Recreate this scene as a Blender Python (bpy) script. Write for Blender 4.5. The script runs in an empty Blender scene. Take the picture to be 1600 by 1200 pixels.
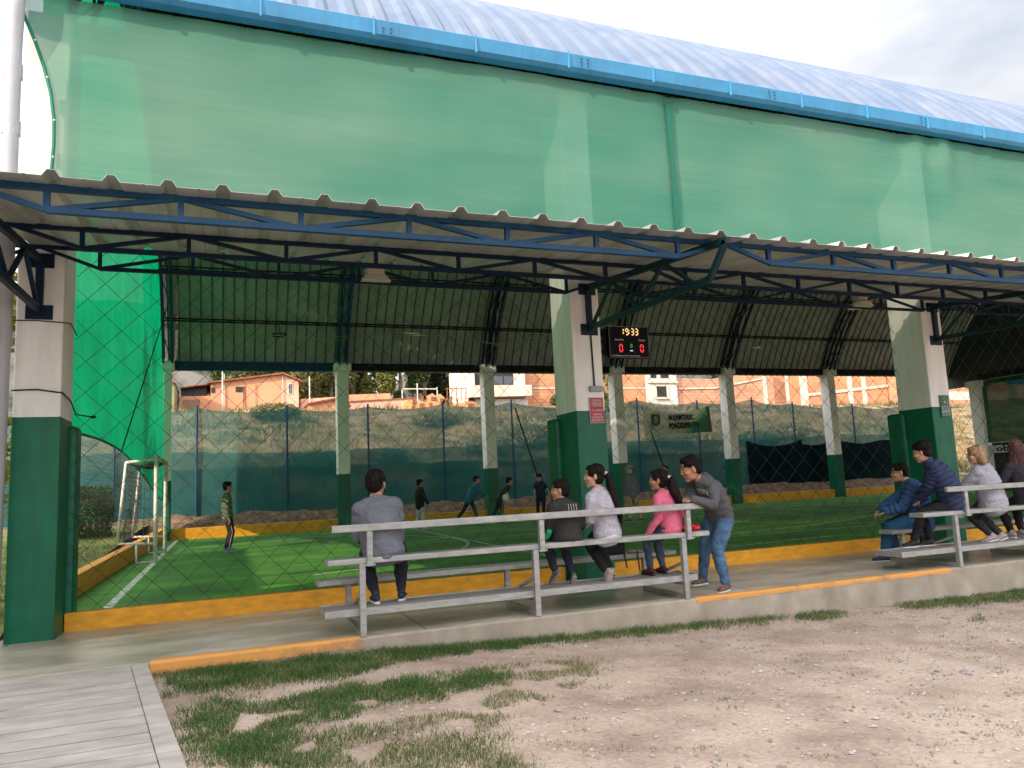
import bpy, bmesh, math, random
import numpy as np
from mathutils import Vector, Matrix, noise
R = math.radians
S = bpy.context.scene
C = S.collection
rnd = random.Random(7)

# ---------------------------------------------------------------- camera
yaw, pitch, roll = R(21.191), R(7.315), R(-2.666)
F = Vector((math.sin(yaw)*math.cos(pitch), math.cos(yaw)*math.cos(pitch), math.sin(pitch)))
RT = Vector((math.cos(yaw), -math.sin(yaw), 0)); UP = RT.cross(F)
RT2 = RT*math.cos(roll)+UP*math.sin(roll); UP2 = -RT*math.sin(roll)+UP*math.cos(roll)
cam = bpy.data.objects.new('camera', bpy.data.cameras.new('camera')); C.objects.link(cam)
m = Matrix((RT2, UP2, -F)).transposed().to_4x4(); m.translation = (0, 0, 1.42)
cam.matrix_world = m
cam.data.lens = 36*1180/1600; cam.data.sensor_width = 36
cam.data.clip_start = .05; cam.data.clip_end = 3000
S.camera = cam

# ---------------------------------------------------------------- sky and sun
TO_SUN = Vector((-.83, -.41, .40)).normalized()
el = math.asin(TO_SUN.z)
W = bpy.data.worlds.new('World'); S.world = W; W.use_nodes = True
nt = W.node_tree; nt.nodes.clear()
def wn(t, **k):
    n = nt.nodes.new(t)
    for a, b in k.items(): setattr(n, a, b)
    return n
out = wn('ShaderNodeOutputWorld'); bg = wn('ShaderNodeBackground'); sky = wn('ShaderNodeTexSky')
sky.sky_type = 'NISHITA'; sky.sun_disc = False; sky.sun_elevation = el
sky.sun_rotation = math.atan2(TO_SUN.x, TO_SUN.y) % (2*math.pi)
tc = wn('ShaderNodeTexCoord'); mp = wn('ShaderNodeMapping'); mp.inputs['Scale'].default_value = (1, 1, 2.6)
nz = wn('ShaderNodeTexNoise'); nz.inputs['Scale'].default_value = 1.7; nz.inputs['Detail'].default_value = 7
nz.inputs['Roughness'].default_value = .55
cr = wn('ShaderNodeValToRGB'); cr.color_ramp.elements[0].position = .30; cr.color_ramp.elements[1].position = .50
cr.color_ramp.elements[0].color = (0.35,)*3+(1,); cr.color_ramp.elements[1].color = (1, 1, 1, 1)
nz2 = wn('ShaderNodeTexNoise'); nz2.inputs['Scale'].default_value = 3.1; nz2.inputs['Detail'].default_value = 6
cc = wn('ShaderNodeValToRGB'); cc.color_ramp.elements[0].position = .3; cc.color_ramp.elements[1].position = .65
cc.color_ramp.elements[0].color = (7.0, 7.3, 8.0, 1); cc.color_ramp.elements[1].color = (8.9, 8.85, 8.8, 1)
mx = wn('ShaderNodeMixRGB')
L = nt.links.new
L(tc.outputs['Generated'], mp.inputs[0]); L(mp.outputs[0], nz.inputs['Vector']); L(mp.outputs[0], nz2.inputs['Vector'])
L(nz.outputs[0], cr.inputs[0]); L(nz2.outputs[0], cc.inputs[0])
# the overcast is brighter towards the sun
dt = wn('ShaderNodeVectorMath', operation='DOT_PRODUCT'); dt.inputs[1].default_value = (-.78, -.38, .5)
mr = wn('ShaderNodeMapRange'); mr.inputs['From Min'].default_value = -.6; mr.inputs['From Max'].default_value = 1; mr.inputs['To Min'].default_value = .78; mr.inputs['To Max'].default_value = 2.9
vs = wn('ShaderNodeVectorMath', operation='SCALE')
L(tc.outputs['Generated'], dt.inputs[0]); L(dt.outputs['Value'], mr.inputs['Value']); L(cc.outputs[0], vs.inputs[0]); L(mr.outputs[0], vs.inputs['Scale'])
L(cr.outputs[0], mx.inputs[0]); L(sky.outputs[0], mx.inputs[1]); L(vs.outputs[0], mx.inputs[2])
L(mx.outputs[0], bg.inputs[0]); L(bg.outputs[0], out.inputs[0])
bg.inputs[1].default_value = .13
sl = bpy.data.lights.new('sun', 'SUN'); sl.energy = 5; sl.angle = R(.6); sl.color = (1, .80, .60)
so = bpy.data.objects.new('sun', sl); C.objects.link(so)
so.rotation_euler = (-TO_SUN).to_track_quat('-Z', 'Y').to_euler()
S.view_settings.view_transform = 'Standard'; S.view_settings.look = 'None'
S.view_settings.exposure = .2; S.view_settings.gamma = 1
S.cycles.max_bounces = 8; S.cycles.transparent_max_bounces = 16

# ---------------------------------------------------------------- material helper
def mat(name, col, rough=.7, var=.15, scale=4., bump=0., bscale=30., metal=0., spec=.5, col2=None,
        stretch=(1, 1, 1), detail=5, trans=0., transp=0., attr=None, thr=None, emit=None, streak=None):
    m = bpy.data.materials.new(name); m.use_nodes = True
    n = m.node_tree; N = n.nodes; K = n.links.new; b = N['Principled BSDF']; o = N['Material Output']
    b.inputs['Roughness'].default_value = rough; b.inputs['Metallic'].default_value = metal
    b.inputs['Specular IOR Level'].default_value = spec
    t = N.new('ShaderNodeTexCoord'); mp = N.new('ShaderNodeMapping'); mp.inputs['Scale'].default_value = stretch
    K(t.outputs['Object'], mp.inputs[0])
    z = N.new('ShaderNodeTexNoise'); z.inputs['Scale'].default_value = scale; z.inputs['Detail'].default_value = detail
    z.inputs['Roughness'].default_value = .6
    K(mp.outputs[0], z.inputs['Vector'])
    r = N.new('ShaderNodeValToRGB'); K(z.outputs[0], r.inputs[0])
    lo, hi = thr or (.32, .68)
    r.color_ramp.elements[0].position = lo; r.color_ramp.elements[1].position = hi
    a = [max(0, c*(1-var)) for c in col]
    c2 = col2 or [min(1, c*(1+var)) for c in col]
    r.color_ramp.elements[0].color = (*a, 1); r.color_ramp.elements[1].color = (*c2, 1)
    cs = r.outputs[0]
    if attr:
        at = N.new('ShaderNodeAttribute'); at.attribute_name = attr
        mm = N.new('ShaderNodeMixRGB'); mm.blend_type = 'MULTIPLY'; mm.inputs[0].default_value = 1
        K(cs, mm.inputs[1]); K(at.outputs['Color'], mm.inputs[2]); cs = mm.outputs[0]
    if streak:   # (stretch, amount, scale): second stretched noise multiplies colour
        mp3 = N.new('ShaderNodeMapping'); mp3.inputs['Scale'].default_value = streak[0]; K(t.outputs['Object'], mp3.inputs[0])
        z3 = N.new('ShaderNodeTexNoise'); z3.inputs['Scale'].default_value = streak[2]; z3.inputs['Detail'].default_value = 3
        K(mp3.outputs[0], z3.inputs['Vector'])
        r3 = N.new('ShaderNodeValToRGB'); K(z3.outputs[0], r3.inputs[0])
        r3.color_ramp.elements[0].position = .3; r3.color_ramp.elements[1].position = .7
        s = 1-streak[1]; r3.color_ramp.elements[0].color = (s, s, s, 1); r3.color_ramp.elements[1].color = (1, 1, 1, 1)
        m3 = N.new('ShaderNodeMixRGB'); m3.blend_type = 'MULTIPLY'; m3.inputs[0].default_value = 1
        K(cs, m3.inputs[1]); K(r3.outputs[0], m3.inputs[2]); cs = m3.outputs[0]
    K(cs, b.inputs['Base Color'])
    if bump:
        z2 = N.new('ShaderNodeTexNoise'); z2.inputs['Scale'].default_value = bscale; z2.inputs['Detail'].default_value = 4
        K(mp.outputs[0], z2.inputs['Vector'])
        bp = N.new('ShaderNodeBump'); bp.inputs['Strength'].default_value = bump; bp.inputs['Distance'].default_value = .02
        K(z2.outputs[0], bp.inputs['Height']); K(bp.outputs[0], b.inputs['Normal'])
    if emit:
        b.inputs['Emission Color'].default_value = (*emit[0], 1); b.inputs['Emission Strength'].default_value = emit[1]
    last = b.outputs[0]
    if trans:
        tr = N.new('ShaderNodeBsdfTranslucent'); K(cs, tr.inputs[0])
        ms = N.new('ShaderNodeMixShader'); ms.inputs[0].default_value = trans
        K(last, ms.inputs[1]); K(tr.outputs[0], ms.inputs[2]); last = ms.outputs[0]
    if transp:
        tp = N.new('ShaderNodeBsdfTransparent')
        ms = N.new('ShaderNodeMixShader'); ms.inputs[0].default_value = transp
        K(last, ms.inputs[1]); K(tp.outputs[0], ms.inputs[2]); last = ms.outputs[0]
    if last != b.outputs[0]: K(last, o.inputs[0])
    m['nodes_color'] = 1
    return m

MT = dict(
 cream=mat('cream_pillar_paint', (.93, .85, .80), .65, .05, 1.5, .12, 9, streak=((4, 4, .5), .12, 2.2)),
 green=mat('green_paint', (.0, .125, .062), .45, .14, 2.5, .1, 9, spec=.35, streak=((5, 5, .8), .22, 2.5)),
 white=mat('white_paint', (.88, .86, .81), .65, .05, 1.5, .12, 9, streak=((4, 4, .5), .16, 2.2)),
 yellow=mat('yellow_paint', (.80, .36, .012), .6, .1, 4, .3, 25, streak=((1, 1, 3), .28, 6)),
 yelworn=mat('worn_yellow_paint', (.42, .24, .12), .8, .1, 5, .15, 25, col2=(.66, .31, .08), thr=(.3, .48)),
 conc=mat('platform_concrete', (.44, .39, .30), .33, .3, 1.6, .1, 12, stretch=(.8, 1.4, 1), col2=(.66, .60, .48), thr=(.3, .7), streak=((.4, 2.4, 1), .3, 2)),
 conc2=mat('step_concrete', (.40, .34, .27), .85, .16, 3, .25, 18, streak=((1.4, 1, .5), .3, 2)),
 plank=mat('ramp_boards', (.40, .365, .33), .8, .22, 2.5, .12, 40, stretch=(1, 2.5, 1)),
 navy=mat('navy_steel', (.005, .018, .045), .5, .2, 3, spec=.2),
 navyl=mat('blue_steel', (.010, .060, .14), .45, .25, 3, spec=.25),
 dark=mat('dark_steel', (.008, .009, .010), .6, .2, 3, spec=.2),
 teal=mat('teal_steel', (.006, .028, .036), .5, .2, 3, spec=.25),
 gutter=mat('blue_gutter_metal', (.028, .20, .39), .45, .14, 2, .03, 10, streak=((4, 1, .3), .15, 3)),
 roofout=mat('painted_roof_sheet', (.115, .18, .30), .55, .10, 1.2, .04, 6, col2=(.18, .22, .30), streak=((3, .35, .35), .12, 2)),
 roofin=mat('roof_lining_sheet', (.40, .39, .37), .6, .14, 1.5, streak=((3, .3, .3), .2, 2)),
 canopy=mat('galvanised_canopy_sheet', (.60, .59, .55), .35, .08, 1.5, .10, 5, metal=.3, streak=((2.5, .3, 1), .25, 2)),
 netf=mat('green_shade_cloth', (.05, .29, .20), .75, .2, .5, .05, 160, stretch=(.6, 1, 1.6), trans=.16, transp=.2, col2=(.15, .31, .225), thr=(.30, .75), streak=((.5, 1, 12), .10, 1.8), detail=2),
 netl=mat('bright_green_shade_cloth', (.0, .25, .11), .8, .16, .9, .15, 90, trans=.6, transp=.02, streak=((7, 7, .35), .22, 3)),
 netedge=mat('net_hem', (.0, .16, .10), .7),
 fence=mat('teal_screen_mesh', (.03, .18, .18), .85, .18, .5, .1, 60, trans=.25, transp=.29, streak=((.8, 1, .5), .2, 1.5)),
 fence2=mat('added_lower_teal_screen', (.03, .30, .32), .85, .18, .5, .1, 60, trans=.2, transp=.3, streak=((.8, 1, .5), .2, 1.5)),
 rope=mat('black_netting_rope', (.02, .022, .02), .8, 0),
 turf=mat('artificial_turf', (.035, .22, .018), .8, .25, .7, .9, 90, streak=((.2, 5, 1), .4, 1.6), col2=(.12, .42, .03)),
 line=mat('white_line_paint', (.08, .26, .06), .8, .1, 11, col2=(.58, .62, .52), thr=(.36, .56)),
 alu=mat('bare_aluminium', (.40, .395, .38), .5, .12, 4, .06, 30, metal=.3, streak=((1.5, 5, 5), .32, 5)),
 alubrd=mat('scuffed_footboard', (.30, .27, .245), .6, .2, 3, .1, 30, metal=.2, stretch=(.5, 3, 1)),
 pipe=mat('grey_plastic_pipe', (.42, .43, .45), .4, .08, 2, streak=((5, 5, .4), .15, 2)),
 postw=mat('goal_white_paint', (.58, .60, .50), .45, .2, 8, col2=(.7, .7, .62)),
 soil=mat('bank_soil', (.10, .062, .038), .95, .4, 5, .9, 14, col2=(.26, .175, .11)),
 black=mat('black_plastic', (.004, .004, .005), .55, .1, spec=.12),
 grey=mat('grey_box', (.30, .32, .30), .6, .1),
)
def flat(name, col, rough=.6, **k): return mat(name, col, rough, .06, 6, **k)

# ---------------------------------------------------------------- mesh helpers
class MB:
    def __init__(s): s.v = []; s.f = []; s.m = []; s.c = None
    def add(s, v, f, mi=0):
        o = len(s.v); s.v += [tuple(p) for p in v]; s.f += [tuple(i+o for i in q) for q in f]; s.m += [mi]*len(f); return s
    def box(s, x0, x1, y0, y1, z0, z1, mi=0):
        v = [(x, y, z) for z in (z0, z1) for y in (y0, y1) for x in (x0, x1)]
        return s.add(v, [(0, 2, 3, 1), (4, 5, 7, 6), (0, 1, 5, 4), (2, 6, 7, 3), (0, 4, 6, 2), (1, 3, 7, 5)], mi)
    def bar(s, a, b, w=.04, h=None, up=(0, 0, 1), mi=0):
        h = h or w; a = Vector(a); b = Vector(b); d = (b-a).normalized(); u = Vector(up)
        if abs(d.dot(u)) > .95: u = Vector((0, 1, 0)) if abs(d.y) < .9 else Vector((1, 0, 0))
        sd = d.cross(u).normalized()*w/2; uu = sd.cross(d).normalized()*h/2
        v = [p+i*sd+j*uu for p in (a, b) for i, j in ((-1, -1), (1, -1), (1, 1), (-1, 1))]
        return s.add(v, [(3, 2, 1, 0), (4, 5, 6, 7), (0, 1, 5, 4), (1, 2, 6, 5), (2, 3, 7, 6), (3, 0, 4, 7)], mi)
    def tube(s, pts, r=.02, n=8, mi=0, cap=True):
        pts = [Vector(p) for p in pts]; rings = []; L_ = len(pts)
        rr = r if isinstance(r, (list, tuple)) else [r]*L_
        pu = None
        for i, p in enumerate(pts):
            d = (pts[min(i+1, L_-1)]-pts[max(i-1, 0)]).normalized()
            if pu is None: pu = d.orthogonal().normalized()
            u = (pu-d*pu.dot(d)).normalized(); w = d.cross(u); pu = u
            rings.append([p+(u*math.cos(k*2*math.pi/n)+w*math.sin(k*2*math.pi/n))*rr[i] for k in range(n)])
        v = [q for r_ in rings for q in r_]
        f = [(i*n+k, i*n+(k+1) % n, (i+1)*n+(k+1) % n, (i+1)*n+k) for i in range(L_-1) for k in range(n)]
        if cap: f += [tuple(range(n-1, -1, -1)), tuple((L_-1)*n+k for k in range(n))]
        return s.add(v, f, mi)
    def ell(s, c, r, rot=None, nu=14, nv=9, mi=0):
        v = []; f = []
        for j in range(nv+1):
            t = math.pi*j/nv
            for i in range(nu):
                a = 2*math.pi*i/nu; p = Vector((r[0]*math.sin(t)*math.cos(a), r[1]*math.sin(t)*math.sin(a), r[2]*math.cos(t)))
                if rot: p = rot @ p
                v.append(p+Vector(c))
        f = [(j*nu+i, (j+1)*nu+i, (j+1)*nu+(i+1) % nu, j*nu+(i+1) % nu) for j in range(nv) for i in range(nu)]
        return s.add(v, f, mi)
    def mesh(s, name, mats, smooth=False, off=(0, 0, 0)):
        me = bpy.data.meshes.new(name); o = Vector(off)
        me.from_pydata([Vector(p)-o for p in s.v], [], s.f)
        for m_ in (mats if isinstance(mats, (list, tuple)) else [mats]): me.materials.append(m_)
        if any(s.m): me.polygons.foreach_set('material_index', s.m)
        if smooth: me.polygons.foreach_set('use_smooth', [True]*len(s.f))
        me.validate(); me.update(); return me
    def obj(s, name, mats, parent=None, smooth=False, bevel=0):
        off = world_loc(parent) if parent else Vector((0, 0, 0))
        o = bpy.data.objects.new(name, s.mesh(name, mats, smooth, off)); C.objects.link(o)
        if parent: o.parent = parent
        if bevel:
            b = o.modifiers.new('b', 'BEVEL'); b.width = bevel; b.segments = 2; b.limit_method = 'ANGLE'
        return o
def world_loc(o):
    l = Vector((0, 0, 0))
    while o: l += o.location; o = o.parent
    return l
def tag(o, label=None, cat=None, group=None, kind=None):
    if label: o['label'] = label
    if cat: o['category'] = cat
    if group: o['group'] = group
    if kind: o['kind'] = kind
    return o
def thing(name, label, cat, loc=(0, 0, 0), group=None):
    o = bpy.data.objects.new(name, None); C.objects.link(o); o.location = loc; o.empty_display_size = .2
    return tag(o, label, cat, group)
def copy_tree(o, parent=None):
    c = o.copy(); C.objects.link(c)
    if parent: c.parent = parent
    for ch in [x for x in bpy.data.objects if x.parent == o]: copy_tree(ch, c)
    return c
def text(name, body, size, mt, parent, loc, rot, ext=.002, bold=0, sx=1, fit=None):
    cu = bpy.data.curves.new(name, 'FONT'); cu.body = body; cu.size = size; cu.extrude = ext; cu.offset = bold
    cu.align_x = 'CENTER'; cu.align_y = 'CENTER'
    t = bpy.data.objects.new(name+'_tmp', cu); C.objects.link(t)
    dg = bpy.context.evaluated_depsgraph_get(); me = bpy.data.meshes.new_from_object(t.evaluated_get(dg))
    bpy.data.objects.remove(t)
    if fit:
        w = max(v.co.x for v in me.vertices)-min(v.co.x for v in me.vertices); sx = fit/w
    M4 = Matrix.Translation(Vector(loc)-(world_loc(parent) if parent else Vector())) @ rot @ Matrix.Diagonal((sx, 1, 1, 1))
    me.transform(M4); me.materials.clear(); me.materials.append(mt)
    o = bpy.data.objects.new(name, me); C.objects.link(o); o.parent = parent; return o
RX90 = Matrix.Rotation(R(90), 4, 'X')

# ================================================================ GROUND
def zg(x): return float(np.interp(x, [-6, -1, 0, 1.3, 2.8, 6, 9, 12, 20], [-.10, -.10, -.13, -.15, -.22, -.32, -.39, -.42, -.45]))
def smooth(a, b, x): t = min(1, max(0, (x-a)/(b-a))); return t*t*(3-2*t)
def zground(x, y):
    if y < 8.6:
        z = zg(x)+.02*noise.noise((x*.8, y*.8, 0))+.008*noise.noise((x*4, y*4, 3))
        if y > 7.3: z = zg(x)
        z += smooth(-6, -30, y)*-.3
        return z
    if y < 27.4: return -.6
    b = .35+ .35*smooth(27.2, 28.2, y)
    s = 6.0*smooth(26.5, 51, y)+.35*noise.noise((x*.22, y*.3, 1))*smooth(29, 34, y)*(1-smooth(48, 52, y)*.9)+.12*noise.noise((x*1.1, y*1.1, 7))*smooth(28.6, 31, y)
    far = (smooth(90, 700, y))*12
    return b+s+far-.1+.12*noise.noise((x*3, y*3, 3))*smooth(28.6, 30, y)*(1-smooth(50, 54, y))
def grid(xs, ys, fz, name, mt, kind='structure', cfun=None):
    v = [(x, y, fz(x, y)) for y in ys for x in xs]; nx = len(xs)
    f = [(j*nx+i, j*nx+i+1, (j+1)*nx+i+1, (j+1)*nx+i) for j in range(len(ys)-1) for i in range(nx-1)]
    me = bpy.data.meshes.new(name); me.from_pydata(v, [], f); me.materials.append(mt)
    me.polygons.foreach_set('use_smooth', [True]*len(f)); me.update()
    o = bpy.data.objects.new(name, me); C.objects.link(o); tag(o, kind=kind)
    return o
def fr(a, b, n): return list(np.linspace(a, b, n))
dirt = mat('dirt_and_gravel', (.42, .305, .235), .95, .2, 1.3, .9, 26, col2=(.55, .42, .335), thr=(.36, .6), detail=8, streak=((1, 1, 1), .25, 30))
xs = [-900, -300, -100, -40, -15, -6]+fr(-4, 16, 120)+[18, 22, 30, 45, 80, 200, 500, 1200]
ys = [-900, -300, -100, -40, -15, -5, -1, 0]+fr(.5, 7.6, 70)+[8.6]
grid(xs, ys, zground, 'ground', dirt)
slope_m = mat('dry_grass_slope', (.085, .07, .035), .95, .3, .8, .9, 9, col2=(.42, .30, .15), thr=(.35, .62), detail=9, streak=((1, 1, 1), .45, 2.2))
xs = [-900, -300, -120, -50, -20]+fr(-10, 62, 110)+[70, 90, 150, 300, 1200]
ys = fr(26.9, 34, 34)+fr(34.6, 52, 30)+[56, 60, 70, 90, 130, 200, 350, 700]
grid(xs, ys, zground, 'hillside', slope_m)
# fields behind everything up to the front ground, hidden under the hall
MB().box(-1200, 1200, 8.4, 27.2, -1.2, -.62).obj('underground', dirt)
tag(bpy.data.objects['underground'], kind='structure'); bpy.data.objects['underground'].name = 'subsoil'
# lawn left of the hall
lawn_m = mat('lawn_turf', (.12, .18, .04), .9, .3, 2.5, .8, 60, col2=(.30, .32, .10), detail=7)
def zlawn(x, y):
    a = smooth(9.4, 10.5, y)
    return -.02+.30*a+.28*smooth(14, 27, y)+.03*noise.noise((x, y, 2))-.0*x
xs = [-60, -40, -25, -15]+fr(-12, -2.18, 24)
ys = fr(7.6, 28.2, 60)
grid(xs, ys, zlawn, 'lawn', lawn_m)
# distant hills
hm = mat('distant_hill', (.03, .045, .03), 1, .35, .05, col2=(.15, .14, .12), detail=8, thr=(.38, .62))
def zhill(x, y):
    t = (y-300)/500
    ang = np.interp(x/y, [-1.5, -.35, -.08, .1, .15, .18, .2, .25, .36, .45, .7, 1.2, 2.5], [.18, .26, .24, .22, .17, .115, .115, .19, .2, .21, .21, .16, .1])
    h = 1.42+y*ang*(.93+.10*noise.noise((x*.01, y*.004, 4)))
    return h*smooth(0, 1, t*1.6)+8*noise.noise((x*.02, y*.02, 0))*t
grid(fr(-1300, 2000, 160), fr(300, 1000, 40), zhill, 'hills', hm)

# ================================================================ PLATFORM, KERBS, PITCH
YS = 7.54
p = MB()
nx = 90; xsP = fr(-30, 45, nx)
p.add([(x, y, z) for x in xsP for y, z in ((9.92, 0), (YS+.02, 0), (YS, -.02), (YS, -.75))],
      [(i*4+k, i*4+k+1, (i+1)*4+k+1, (i+1)*4+k) for i in range(nx-1) for k in range(3)])
for i in range(len(p.f)): p.m[i] = 0 if i % 3 == 0 else 1
tag(p.obj('platform_walkway', [MT['conc'], MT['conc2']]), kind='structure')
# yellow painted edge strips, thin sheets on the step
p = MB()
for (xa, xb, dep) in ((-.58, 1.26, .085), (5.05, 9.05, .05)):
    n = 40; v = []
    for i in range(n+1):
        x = xa+(xb-xa)*i/n; w = .10+.02*noise.noise((x*3, 0, 1)); d = dep*(1+.35*noise.noise((x*4, 2, 1)))
        if xa < 0: d = .10+.012*noise.noise((x*5, 2, 1))
        v += [(x, YS+w, .004), (x, YS+.0195, .004), (x, YS-.004, -.018), (x, YS-.004, -d)]
    p.add(v, [(i*4+k, i*4+k+1, (i+1)*4+k+1, (i+1)*4+k) for i in range(n) for k in range(3)])
tag(p.obj('yellow_edge_marking', MT['yelworn']), kind='structure')
# front kerb
k = MB()
for xa, xb in ((-1.62, 4.47), (5.11, 11.12), (11.78, 17.8), (18.4, 32)): k.box(xa, xb, 9.8, 9.95, -.02, .20)
k.box(-1.62, 4.47, 9.8, 9.95, -.02, .20) if 0 else None
tag(k.obj('front_kerb', MT['yellow'], bevel=.012), kind='structure')
k = MB()
k.add([(-2.16, 9.95, -.1), (-1.98, 9.95, -.1), (-1.98, 9.95, .36), (-2.16, 9.95, .36), (-1.86, 26.9, -.1), (-1.68, 26.9, -.1), (-1.68, 26.9, .43), (-1.86, 26.9, .43)],
      [(0, 1, 2, 3), (4, 7, 6, 5), (1, 5, 6, 2), (2, 6, 7, 3), (0, 3, 7, 4)])
tag(k.obj('side_kerb', MT['yellow'], bevel=.012), kind='structure')
k = MB(); k.box(-1.68, 31.6, 26.42, 26.62, -.1, .41)
tag(k.obj('back_kerb', MT['yellow'], bevel=.012), kind='structure')
# soil bank between back kerb and fence
xb_ = fr(-6, 34, 130); yb_ = fr(26.6, 28.4, 12)
grid(xb_, yb_, lambda x, y: .32+.42*smooth(26.6, 27.7, y)+.16*noise.noise((x*1.3, y*1.6, 0))*smooth(26.6, 26.9, y)+.07*noise.noise((x*5, y*5, 5)), 'soil_bank', MT['soil'])
# turf pitch
grid(fr(-2.0, 34, 40), fr(9.94, 26.45, 20), lambda x, y: .06, 'turf_pitch', MT['turf'])
def linestrip(pts, w):
    b = MB(); P = [Vector((x, y, .066)) for x, y in pts]
    v = []
    for i, q in enumerate(P):
        d = (P[min(i+1, len(P)-1)]-P[max(i-1, 0)]).normalized(); s_ = Vector((-d.y, d.x, 0))*w/2
        v += [q+s_, q-s_]
    return b.add(v, [(2*i, 2*i+1, 2*i+3, 2*i+2) for i in range(len(P)-1)])
lm = MB()
arc1 = [(-1.3+6.4*math.cos(a)+.35, 18.2+5.8*math.sin(a)) for a in fr(-1.2, 1.2, 24)]
centre = [(17.6+3*math.cos(a), 20+3*math.sin(a)) for a in fr(0, 2*math.pi, 40)]
for pts in ([(-1.35, 10.2), (-1.3, 26.2)], [(5.6, 24), (5.45, 12.5)], arc1, [(9.4, 13.3), (30, 12.9)],
            [(10.1, 14.0), (12.5, 14.3), (15, 15.1), (17.6, 16.4), (19.5, 17.6)], [(17.6, 11), (17.6, 26)], centre, [(6.0, 25.7), (30.5, 25.7)],
            [(8.6, 11.6), (11.4, 11.9)]):
    q = linestrip(pts, .08 if pts[0][0] > 0 else .11); lm.add(q.v, q.f)
tag(lm.obj('pitch_lines', MT['line']), kind='structure')
jt = MB()
for x in (-2.6, 1.9, 5.9, 8.6, 11.6, 14.8):
    pts = [(x+.015*noise.noise((x, y*3, 0)), y) for y in fr(7.57, 9.78, 12)]
    q = linestrip(pts, .012); jt.add([(a, b, .003) for a, b, c in q.v], q.f)
for x0, y0, n_ in ((.2, 8.9, 9), (3.9, 9.0, 6), (6.6, 9.2, 12)):
    pts = [(x0+.16*i+.05*noise.noise((i, x0, 0)), y0-.09*i+.08*noise.noise((i*.9, x0, 5))) for i in range(n_)]
    q = linestrip(pts, .006); jt.add([(a, b, .0025) for a, b, c in q.v], q.f)
tag(jt.obj('platform_joints', flat('joint_dirt', (.08, .07, .055))), kind='structure')
# boardwalk ramp (bottom left)
rp = MB()
def rx(y): return -.60+(7.50-y)*.152
y = 7.50; zr = lambda y: -.002-.012*(7.5-y)
k = 0
while y > .5:
    y1 = y-.205
    g = .016
    v = [(-6, y, zr(y)), (rx(y)-.13, y, zr(y)), (rx(y1+g)-.13, y1+g, zr(y1)), (-6, y1+g, zr(y1))]
    vb = [(a, b, c-.05) for a, b, c in v]
    dz = rnd.uniform(-.002, .002)
    rp.add([(a, b, c+dz) for a, b, c in v]+vb, [(3, 2, 1, 0), (0, 1, 5, 4), (1, 2, 6, 5), (2, 3, 7, 6)])
    y = y1
rp.add([(rx(7.5)-.125, 7.5, .004), (rx(7.5), 7.5, .004), (rx(.5), .5, zr(.5)+.006), (rx(.5)-.125, .5, zr(.5)+.006),
        (rx(7.5)-.125, 7.5, -.25), (rx(7.5), 7.5, -.25), (rx(.5), .5, -.35), (rx(.5)-.125, .5, -.35)],
       [(3, 2, 1, 0), (0, 1, 5, 4), (1, 2, 6, 5), (3, 0, 4, 7), (2, 3, 7, 6)])
rp.add([(-6, 7.5, -.06), (rx(7.5)-.13, 7.5, -.06), (rx(.5)-.13, .5, -.14), (-6, .5, -.14)], [(3, 2, 1, 0)])
tag(rp.obj('boardwalk_ramp', MT['plank']), kind='structure')
# ================================================================ THE HALL
hall = thing('sports_hall', 'open-sided sports hall with arched pale blue roof on green and white pillars', 'sports hall')
def column(x0, x1, y0, y1, ztop, zpaint, base=-.02, pad=None, cap=False, parent=hall, nm='front_pillar', pt=None):
    c = MB(); c.box(x0, x1, y0, y1, base, ztop, 0)
    o = c.obj(nm, MT['cream' if cap else 'white'], parent, bevel=.02)
    g = MB(); g.box(x0-.004, x1+.004, y0-.004, y1+.004, base, zpaint)
    g.obj('green_band', MT['green'], o, bevel=.02)
    if pad:
        g = MB(); g.box(x0-pad, x1+pad, y1-.12, y1+.22, base, zpaint-.06)
        g.obj('padding', MT['green'], o, bevel=.05)
    if cap:
        g = MB(); g.box(x0-.09, x1+.09, y0-.09, y1+.09, ztop, ztop+.28)
        g.obj('capital', MT['white'], o, bevel=.04)
    return o
for x1 in (-1.63, 5.0, 11.66, 18.32): column(x1-.45, x1, 9.34, 10.02, 7.0, 2.345, pad=.075)
BX = [-1.62, 3.9, 9.25, 14.68, 20.0, 25.5, 30.9]
for x in BX[:-1]:
    w = .2 if x > 0 else .11
    column(x-w, x+w, 26.2, 26.7, 5.46, 1.93, cap=True, nm='back_pillar')
column(30.75, 31.25, 23.2, 23.7, 4.55, .9, cap=True, nm='back_pillar')
# roof profile
def prof(y):
    if y <= 17.8: return 1.04+math.sqrt(max(0, 10.72**2-(y-17.8)**2))
    return 11.76-10.8*(1-math.sqrt(1-((y-17.8)/10)**2))
ysr = [8.98+.0*i for i in range(1)]
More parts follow.
